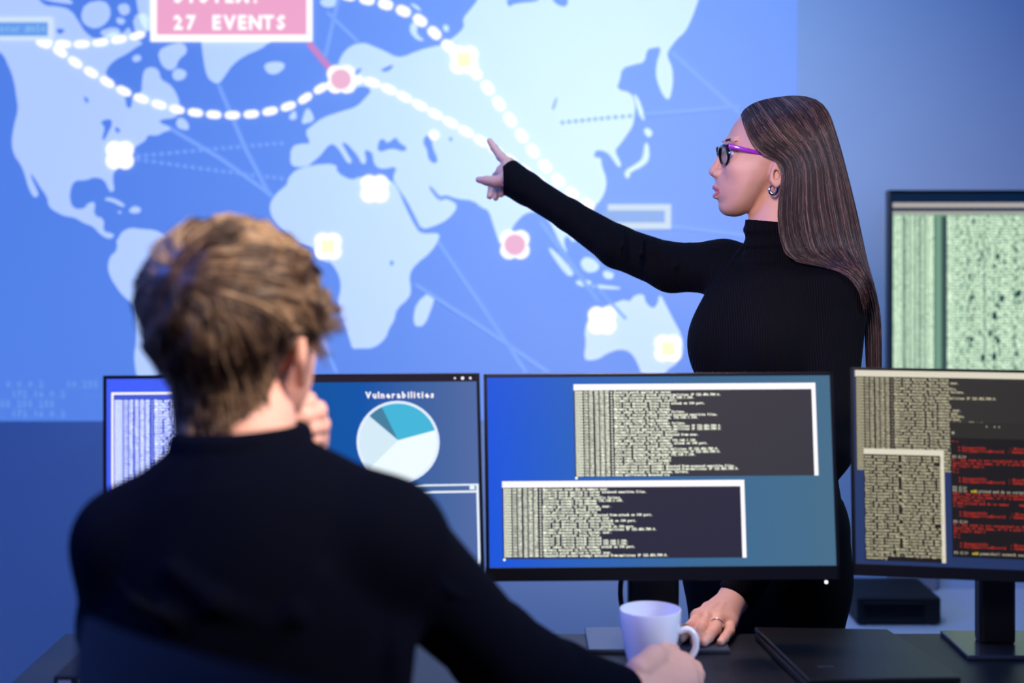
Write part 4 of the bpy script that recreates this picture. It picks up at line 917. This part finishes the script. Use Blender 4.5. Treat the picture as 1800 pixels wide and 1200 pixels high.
# hoop earring and ring
for s in (1, -1):
    c = hw(636, 832, s*0.071); MB().tube([c+np.array((0.0072*math.cos(a), -s*0.004*math.sin(a*0.5), 0.0082*math.sin(a))) for a in np.linspace(math.pi*0.62, math.pi*2.42, 26)], [0.0019+0.0011*math.sin(math.pi*k/25) for k in range(26)], 10).build('earring', MATS['silver'], wm, True)
rc = HLF['ring'][0]; c = rc[0]+(rc[1]-rc[0])*0.55; dv = (rc[1]-rc[0])/np.linalg.norm(rc[1]-rc[0]); u1 = np.cross(dv, (0, 0, 1.0)); u1 /= np.linalg.norm(u1); u2 = np.cross(u1, dv)
MB().tube([c+0.0106*(u1*math.cos(a)+u2*math.sin(a)) for a in np.linspace(0, 2*math.pi, 31)], 0.0012, 8, caps=False).build('ring', MATS['silver'], wm, True)
# long straight hair: a draped sheet with fine strands over it
def Zp(a, b): return (1160+a/2.307, 140+b/2.307)
FRONT = [Zp(*p) for p in [(328,146),(346,205),(372,262),(406,300),(444,318),(474,336),(490,372),(490,420),(482,480),(477,545),(482,610),(494,665),(520,718),(600,752),(700,768),(780,812),(815,880),(826,960),(832,1060),(836,1185)]]
BACK = [Zp(*p) for p in [(590,72),(640,88),(672,118),(694,158),(710,205),(728,262),(744,320),(758,376),(772,430),(786,490),(800,550),(812,610),(824,668),(836,725),(852,782),(868,835),(882,895),(893,965),(897,1065),(897,1190)]]
TOP = [Zp(*p) for p in [(328,146),(345,122),(380,99),(425,84),(480,74),(535,69),(590,72)]]
FRc = np.array(catmull([(a, b, 0) for a, b in FRONT], 4))[:, :2]; BKc = np.array(catmull([(a, b, 0) for a, b in BACK], 4))[:, :2]; NT = len(FRc); TPc = np.array(catmull([(a, b, 0) for a, b in TOP], 6))[:, :2]
def hair_pt(u, t, side=1, lift=0.0):
    """u 0 front..1 back of the fall, t 0 parting..1 tips; side +1 towards the camera"""
    ft = t*(NT-1); i = min(int(ft), NT-2); r = ft-i
    a = FRc[i]*(1-r)+FRc[i+1]*r; b = BKc[i]*(1-r)+BKc[i+1]*r; p = a*(1-u)+b*u
    fu = u*(len(TPc)-1); j = min(int(fu), len(TPc)-2); q = TPc[j]*(1-(fu-j))+TPc[j+1]*(fu-j)
    line = FRc[0]*(1-u)+BKc[0]*u; wgt = math.exp(-(t/0.13)**2); p = p+(q-line)*wgt
    # how far out towards the camera the sheet lies
    grow = 1-(1-min(1, t/0.26))**2.2
    prof = math.sqrt(max(0.0, 1-u**2.6)); front = 0.070 if t < 0.22 else 0.066
    off = grow*(0.012+front*prof*(1.0+0.12*math.sin(math.pi*u)))
    if t > 0.58: # drapes over the near shoulder, then falls behind it
        k = min(1, (t-0.58)/0.20); off = off*(1-k)+k*(0.030+0.030*prof*(1-0.3*u))+0.02*math.sin(math.pi*min(1, (t-0.58)/0.3))*prof
    off += lift*(0.4+0.6*grow)
    wk = skull_half(p[0], p[1])
    if wk > 0 and t < 0.45: off = max(off, wk+0.0035+0.004*min(1, t/0.1)+lift)
    if side < 0: off = -min(off, 0.085)*0.95
    d = 2.68-off
    v = P(p[0], p[1], d)
    if side > 0 and t > 0.35:
        for _ in range(60):
            if sweater_at(v) > 0.003+lift: break
            d -= 0.003; v = P(p[0], p[1], d)
    if lift: v = v+np.array((0.35*lift*u, 0, 0.6*lift*(1-grow)))
    return v
hr = bpy.data.objects.new('hair', None)
_sf = sw.F
def sweater_at(v):
    i = np.round((np.asarray(v)-sw.lo)/sw.h).astype(int)
    if np.any(i < 0) or np.any(i >= sw.n): return 1.0
    return float(_sf[tuple(i)])
_gx = np.arange(-0.13, 0.14, 0.002); _gz = np.arange(-0.16, 0.16, 0.002)
_sd = poly_sd(_gx.reshape(-1, 1), _gz.reshape(1, -1), chaikin(HEADPOLY, 1))
def skull_half(px, py):
    a = int(round(((1349-px)*S+0.13)/0.002)); b = int(round(((311-py)*S+0.16)/0.002))
    if a < 0 or b < 0 or a >= len(_gx) or b >= len(_gz): return -1.0
    q = _sd[a, b]
    return -1.0 if q > 0 else math.sqrt(max(0, RH*RH-max(0, q+RH)**2))
NU_, NTT = 40, 90; V = []; Fq = []
us = [(i/NU_, 1) for i in range(NU_+1)]+[(1-i/NU_, -1) for i in range(1, NU_+1)]
for (u, sd) in us:
    for j in range(NTT+1):
        t = j/NTT; wav = 0.0016*math.sin(u*46+2.0*math.sin(t*5))*min(1, t*4)*(1 if sd > 0 else 0); V.append(hair_pt(u, t, sd, wav-0.0015))
M_ = len(us)
for i in range(M_-1):
    for j in range(NTT): Fq.append((i*(NTT+1)+j, i*(NTT+1)+j+1, (i+1)*(NTT+1)+j+1, (i+1)*(NTT+1)+j))
mi = [3 if random.random() < 0.5 else 0 for _ in Fq]
n0 = len(V)
def strand(V, Fq, mi, pts, r0, m):
    n = len(V); pts = np.array(pts); k = len(pts); T = np.gradient(pts, axis=0); T /= np.linalg.norm(T, axis=1)[:, None]+1e-9
    A = np.cross(T, np.array((0.0, -1.0, 0.15))); A /= np.linalg.norm(A, axis=1)[:, None]+1e-9; B = np.cross(T, A); rr = (r0*np.linspace(1, 0.55, k))[:, None]
    R = np.stack([pts+A*rr, pts-0.5*A*rr+0.87*B*rr, pts-0.5*A*rr-0.87*B*rr], 1).reshape(-1, 3); V += [tuple(x) for x in R]
    for i in range(k-1):
        for e in range(3): Fq.append((n+i*3+e, n+i*3+(e+1) % 3, n+(i+1)*3+(e+1) % 3, n+(i+1)*3+e)); mi.append(m)
rng = random.Random(5)
for s_ in range(4200):
    u = rng.random()**0.9; sd = 1 if s_ < 3900 else -1; t1 = 1.0-rng.random()**3*0.12; du = rng.uniform(-0.035, 0.035); lf = rng.uniform(0.0, 0.0034)
    ph = rng.uniform(0, 6.28); lock = math.sin(u*37+1.3)*0.5+math.sin(u*71)*0.5
    m = rng.choices((0, 1, 2, 3), (3.2-lock, 3, 1.5+1.3*lock, 2.5))[0]
    pts = []
    for j in range(24):
        t = t1*j/23; uu = min(1, max(0, u+du*t+0.010*math.sin(t*5+ph))); pts.append(hair_pt(uu, t, sd, lf+0.0016*math.sin(uu*46+2.0*math.sin(t*5))*min(1, t*4)))
    strand(V, Fq, mi, pts, 0.00036, m)
HRW = obj('hair', V, Fq, [MATS['hair_dark'], MATS['hair_brown'], MATS['hair_light'], MATS['hair_gloss']], wm, mi, True)
bpy.data.objects.remove(hr)

# ------------------------------------------------------------------ the seated man
mn = thing('person', (-0.28, 1.50, 0.0), 'seated man seen from behind in a dark navy sweater holding a white mug', 'person')
MC = P(420, 642, 1.62); ph = math.radians(17); MF = np.array((math.sin(ph), math.cos(ph), 0.0)); ML = np.array((-math.cos(ph), math.sin(ph), 0.0))
MU = np.array((0, 0, 1.0)); MS = 1.04
V1, F1 = head_field(0.0016, 0.55).mesh(); V1 = to_world(V1, MC, MF, ML, MU, MS)
def mp(px, py, d): return P(px, py, d)
M_LSH = mp(228, 955, 1.57); M_RSH = mp(674, 948, 1.545); M_REL = mp(868, 1140, 1.76); M_RWR = mp(1098, 1226, 1.965); M_LEL = mp(255, 1215, 1.80)
def man_clothes(h, g=0.0):
    f = Field((-0.60, 1.25, 0.42), (0.30, 2.08, 1.28), h)
    def c(a, b, ra, rb, k=0.03): f.cap(a, b, ra+g, rb+g, k)
    R_ = np.stack([np.array((0.10, 0.995, 0)), np.array((-0.995, 0.10, 0)), MU])
    e = lambda c_, r, k=0.05: f.ell(c_, tuple(x+g for x in r), R_, k)
    e(mp(450, 1060, 1.56), (0.110, 0.168, 0.175)); e(mp(452, 1250, 1.57), (0.112, 0.160, 0.24)); e(np.array((-0.28, 1.56, 0.60)), (0.13, 0.18, 0.16))
    c(mp(425, 868, 1.585), mp(425, 890, 1.58), 0.072, 0.082, 0.03)
    c(mp(400, 868, 1.575), M_LSH, 0.064, 0.050, 0.03); c(mp(450, 872, 1.575), M_RSH, 0.064, 0.056, 0.03)
    c(M_LSH, mp(226, 1100, 1.63), 0.053, 0.048, 0.03); c(mp(228, 1100, 1.63), M_LEL, 0.050, 0.046, 0.02)
    c(M_RSH, M_REL, 0.0570, 0.0480, 0.03); c(M_REL, mp(985, 1195, 1.88), 0.0500, 0.0410, 0.02); c(mp(985, 1195, 1.88), M_RWR, 0.0410, 0.0345, 0.02)
    c(M_LEL, mp(505, 815, 1.765), 0.046, 0.036, 0.02)
    return f
ms = man_clothes(0.0042, 0.006)
ms.chain(ring_pts(mp(424, 768, 1.592), 0.068, 0.004), [0.0075]*37, 0.012)      # collar rib
ms.cap(mp(424, 830, 1.588), mp(424, 758, 1.592), 0.058, 0.0575, 0.0, True)     # neck opening
dv = M_RWR-M_REL; ms.plane_cut(M_RWR-dv*0.035, dv, 0.06)
# folds across the back and sleeves
for a, b, c_ in ((( 300, 1000), (380, 1060), (470, 1090)), ((560, 1010), (520, 1080), (470, 1120)), ((760, 980), (790, 1040), (850, 1060)), ((200, 1010), (240, 1060), (300, 1090))):
    ms.chain([mp(a[0], a[1], 1.46), mp(b[0], b[1], 1.445), mp(c_[0], c_[1], 1.45)], [0.002, 0.0035, 0.002], 0.02)
mb_ = man_clothes(0.006, -0.008)
lg = Field((-0.55, 1.30, 0.0), (0.20, 2.30, 0.74), 0.006); lgb = Field((-0.55, 1.30, 0.0), (0.20, 2.30, 0.74), 0.008)
for f, g in ((lg, 0.0), (lgb, -0.010)):
    for s in (-1, 1):
        hip = np.array((-0.24+s*0.09, 1.55, 0.585)); knee = np.array((-0.13+s*0.13, 1.98, 0.60)); ank = np.array((-0.12+s*0.13, 2.00, 0.09))
        f.cap(hip, knee, 0.085+g, 0.062+g, 0.03); f.cap(knee, ank, 0.060+g, 0.045+g, 0.02); f.ell((-0.25, 1.53, 0.60), (0.18+g, 0.13+g, 0.11+g), k=0.04)
        if g: f.cap(ank, ank+np.array((0.03, 0.13, -0.045)), 0.036, 0.028, 0.02)
# right hand round the mug
def Q4(zx, zy, d): return P(1070+zx/8.0, 1050+zy/8.0, d)
def hand_mug():
    W0 = M_RWR; fore = M_REL+(M_RWR-M_REL)*0.75
    F_ = {'thumb': ([Q4(420,1020,1.99), Q4(640,860,2.04), Q4(800,760,2.085), Q4(905,745,2.12)], [0.0185, 0.0155, 0.0130, 0.0105]),
     'index': ([Q4(930,900,2.085), Q4(1090,960,2.125), Q4(1060,860,2.165), Q4(980,840,2.175)], [0.0150, 0.0115, 0.0100, 0.0085]),
     'middle': ([Q4(1040,1010,2.075), Q4(1195,1000,2.115), Q4(1130,930,2.160), Q4(1030,920,2.170)], [0.0150, 0.0120, 0.0100, 0.0085]),
     'ring': ([Q4(1090,1120,2.060), Q4(1235,1085,2.100), Q4(1180,1020,2.145), Q4(1080,1010,2.155)], [0.0140, 0.0115, 0.0098, 0.0082]),
     'pinky': ([Q4(1100,1230,2.045), Q4(1230,1195,2.080), Q4(1200,1130,2.12), Q4(1130,1110,2.13)], [0.0125, 0.0100, 0.0088, 0.0075])}
    pts = np.array([p for c, _ in F_.values() for p in c]+[W0, fore]); f = Field(pts.min(0)-0.04, pts.max(0)+0.04, 0.0018)
    f.cap(fore, W0, 0.027, 0.028, 0.01)
    for nme in ('index', 'middle', 'ring', 'pinky'): f.cap(W0+(F_[nme][0][0]-W0)*0.12, F_[nme][0][0], 0.024, F_[nme][1][0]+0.003, 0.015)
    for nme, (c, r) in F_.items(): f.chain(c, r, 0.005)
    f.cap(W0, F_['thumb'][0][1], 0.022, 0.016, 0.012)
    # nothing enters the mug
    x, y, z = f.axes(); rr = np.sqrt((x-mcx)**2+(y-mcy)**2); zl = z-ZD; rm = np.interp(zl.ravel(), [p[1] for p in prof[1:8]], [p[0] for p in prof[1:8]]).reshape(zl.shape)+0.0012
    f.F = np.maximum(f.F, np.where((zl > -0.002) & (zl < 0.1), rm-rr, -1).astype(np.float32)); f.F = np.maximum(f.F, (ZD+0.0008-z).astype(np.float32)); return f
def hand_chin():
    W0 = mp(505, 800, 1.762)
    F_ = {'index': ([mp(545, 738, 1.735), mp(538, 706, 1.715), mp(520, 712, 1.700), mp(508, 724, 1.695)], [0.0150, 0.0130, 0.0110, 0.0095]),
     'middle': ([mp(553, 757, 1.745), mp(556, 722, 1.725), mp(535, 730, 1.705), mp(520, 742, 1.700)], [0.0150, 0.0130, 0.0110, 0.0095]),
     'ring': ([mp(556, 775, 1.755), mp(562, 746, 1.735), mp(545, 752, 1.712), mp(528, 762, 1.706)], [0.0140, 0.0125, 0.0105, 0.0090]),
     'pinky': ([mp(552, 792, 1.760), mp(560, 768, 1.745), mp(548, 772, 1.722), mp(532, 780, 1.715)], [0.0125, 0.0110, 0.0095, 0.0080]),
     'thumb': ([mp(515, 770, 1.735), mp(503, 745, 1.715), mp(497, 722, 1.700), mp(492, 708, 1.692)], [0.0150, 0.0130, 0.0115, 0.0095])}
    pts = np.array([p for c, _ in F_.values() for p in c]+[W0]); f = Field(pts.min(0)-0.04, pts.max(0)+0.04, 0.0022)
    f.cap(M_LEL+(W0-M_LEL)*0.85, W0, 0.026, 0.026, 0.01)
    for nme in ('index', 'middle', 'ring', 'pinky'): f.cap(W0, F_[nme][0][0], 0.022, F_[nme][1][0], 0.012)
    for nme, (c, r) in F_.items(): f.chain(c, r, 0.003)
    return f
nk = Field(mp(424, 760, 1.60)-0.14, mp(424, 760, 1.60)+0.14, 0.004); nk.chain([MC+np.array((-0.006, -0.014, -0.02)), mp(422, 745, 1.602), mp(424, 830, 1.59)], [0.054, 0.0570, 0.063], 0.02)
V, Fc = merge([(V1, F1), hand_mug().mesh(), hand_chin().mesh(), nk.mesh(), mb_.mesh(), lgb.mesh()])
obj('body', V, Fc, [mat_skin_m], mn, smooth=True)
V, Fc = ms.mesh(); obj('sweater', V, Fc, MATS['knit_navy'], mn, smooth=True, label='dark navy sweater')
V, Fc = lg.mesh(); obj('trousers', V, Fc, MATS['trousers_dark'], mn, smooth=True, label='dark trousers')
for s in (-1, 1):
    an = np.array((-0.12+s*0.13, 2.00, 0.05)); f = Field(an-0.25, an+0.25, 0.006); f.cap(an, an+np.array((0.03, 0.17, -0.005)), 0.046, 0.040, 0.02); f.cap(an+MU*0.05, an, 0.05, 0.05, 0.02)
    xx, yy, zz = f.axes(); f.F = np.maximum(f.F, np.maximum(0.002-zz, zz-0.12)); v_, q_ = f.mesh(); obj('shoe', v_, q_, MATS['shoe_black'], mn, smooth=True)
for s in (-1, 1):
    c = to_world(np.array([(hp_(296, 455)[0], s*0.031, hp_(296, 455)[1])]), MC, MF, ML, MU, MS)[0]; MB().ball(c, 0.0122, 12).build('eye', MATS['eye_white'], mn, True)
# short tousled hair: a cap grown off the skull, then tufts following the whorl
cf = Field((-0.17, -0.12, -0.13), (0.14, 0.12, 0.19), 0.0030); X, Y, Z = cf.axes()
d2 = poly_sd(X[:, :, 0].reshape(-1, 1), Z[0].reshape(1, -1), chaikin(HEADPOLY, 1)).astype(np.float32)[:, None, :]
base = np.sqrt(np.maximum(d2+RH, 0)**2+Y**2)-RH
nkd = np.sqrt((X+0.016)**2+Y**2)-0.0605+3.0*np.maximum(Z-0.03, 0); hh_ = np.clip(0.5+0.5*(nkd-base)/0.03, 0, 1); base = nkd+(base-nkd)*hh_-0.03*hh_*(1-hh_)
thick = 0.003+0.004*np.clip((Z+0.05)/0.05, 0, 1)+0.010*np.clip((Z-0.0)/0.11, 0, 1)+0.007*np.clip((-X)/0.08, 0, 1)*np.clip((Z+0.04)/0.08, 0, 1)
thick = thick*(1-0.75*np.clip((0.045-Z)/0.03, 0, 1)*np.clip((X+0.075)/0.02, 0, 1)*np.clip((np.abs(Y)-0.03)/0.02, 0, 1))
lump = 0.0012*np.sin(X*70+Z*55+2)*np.sin(Y*80-X*30)+0.0025*np.sin(X*130-Y*110)*np.sin(Z*120+Y*60)
cap_ = base-thick-lump*np.clip((Z+0.03)/0.06, 0, 1)
# hairline: temple, round the ear, down to the nape
lineZ = np.interp(X.ravel(), [-0.12, -0.085, -0.058, -0.036, -0.024, 0.012, 0.022, 0.05, 0.075, 0.10], [-0.066, -0.066, -0.060, -0.020, 0.026, 0.034, 0.020, 0.055, 0.085, 0.10]).reshape(X.shape)
cap_ = np.maximum(cap_, (lineZ-Z)*0.8); cap_ = np.maximum(cap_, -(base+0.004)); cf.F = cap_.astype(np.float32)
Vh, Fh = cf.mesh(); Vl = Vh.copy(); Vw = to_world(Vh, MC, MF, ML, MU, MS)
V = [tuple(v) for v in Vw]; Fq = [tuple(q) for q in Fh]
def nz(p): return math.sin(p[0]*95+p[1]*40+1.0)*math.sin(p[2]*80-p[1]*70)+0.5*math.sin(p[1]*150+p[0]*60)
cenl = Vl[Fh].mean(1); mi = [0 if nz(c) < 0.2 else 3 for c in cenl]
outer = np.zeros(Vl.shape[0], bool); b_at = lambda pts: cf.F[tuple(np.clip(((pts-cf.lo)/cf.h).astype(int), 0, cf.n-1).T)]
gx, gy, gz = np.gradient(cf.F, cf.h)
def ngrad(p):
    i = tuple(np.clip(np.round((np.array(p)-cf.lo)/cf.h).astype(int), 0, cf.n-1)); g_ = np.array((gx[i], gy[i], gz[i])); return g_/(np.linalg.norm(g_)+1e-9), cf.F[i]
hd = np.sqrt(np.maximum(np.interp(0, [0, 1], [0, 0])+0, 0))
skull_d = (base-thick).astype(np.float32)
cand = [i for i in range(len(Vl)) if abs(float(skull_d[tuple(np.clip(((Vl[i]-cf.lo)/cf.h).round().astype(int), 0, cf.n-1))])) < 0.008]
rng = random.Random(9); WH = np.array((-0.075, -0.010, 0.105))
tufts = []
for s_ in range(240):
    p = Vl[rng.choice(cand)]; tufts.append((p, rng.choices((0, 1, 2, 3), (2.2, 3.2, 2.6, 2.2))[0], np.array([rng.uniform(-1, 1) for _ in range(3)])))
TPs = np.array([t[0] for t in tufts])
for s_ in range(9000):
    p = Vl[rng.choice(cand)].copy(); j = int(np.argmin(((TPs-p)**2).sum(1))); tp, m, jit = tufts[j]
    if rng.random() < 0.18: m = rng.randint(0, 3)
    n_, _ = ngrad(p); away = p-WH; sw_ = np.cross(n_, away)*0.2
    flow = away*1.0+sw_+np.array((0.02, 0, -0.06 if p[2] < 0.07 else -0.02))+jit*0.006
    if p[2] > 0.085: flow = flow+np.array((0.06, -0.03, 0.01))
    L_ = 0.060 if p[2] > 0.05 else (0.040 if p[2] > 0.0 else 0.013); L_ *= rng.uniform(0.7, 1.25)
    pts = [p-n_*0.003]; q = p.copy(); lift0 = rng.uniform(0.0, 0.16) if p[2] > 0.04 else rng.uniform(0.0, 0.05)
    for k in range(7):
        n_, dd = ngrad(q); t_ = flow-n_*np.dot(flow, n_); t_ /= np.linalg.norm(t_)+1e-9
        q = q+(t_+n_*lift0*(1-k/5.0))*L_/7; lift_ = max(-0.001, dd)
        if dd < 0.0005: q = q+n_*(0.001-dd)
        q = q+(tufts[j][0]+t_*L_*0.7-q)*0.04; pts.append(q.copy())
    pa = np.array(pts)
    if np.any((pa[:, 0] > -0.040) & (pa[:, 0] < 0.022) & (pa[:, 2] < 0.034) & (np.abs(pa[:, 1]) > 0.04)): continue
    pts = to_world(pa, MC, MF, ML, MU, MS); strand(V, Fq, mi, pts, 0.00075, m)
obj('hair', V, Fq, [MATS['blond_dark'], MATS['blond_mid'], MATS['blond_light'], MATS['blond_brown']], mn, mi, True, label='short tousled dark blond hair')
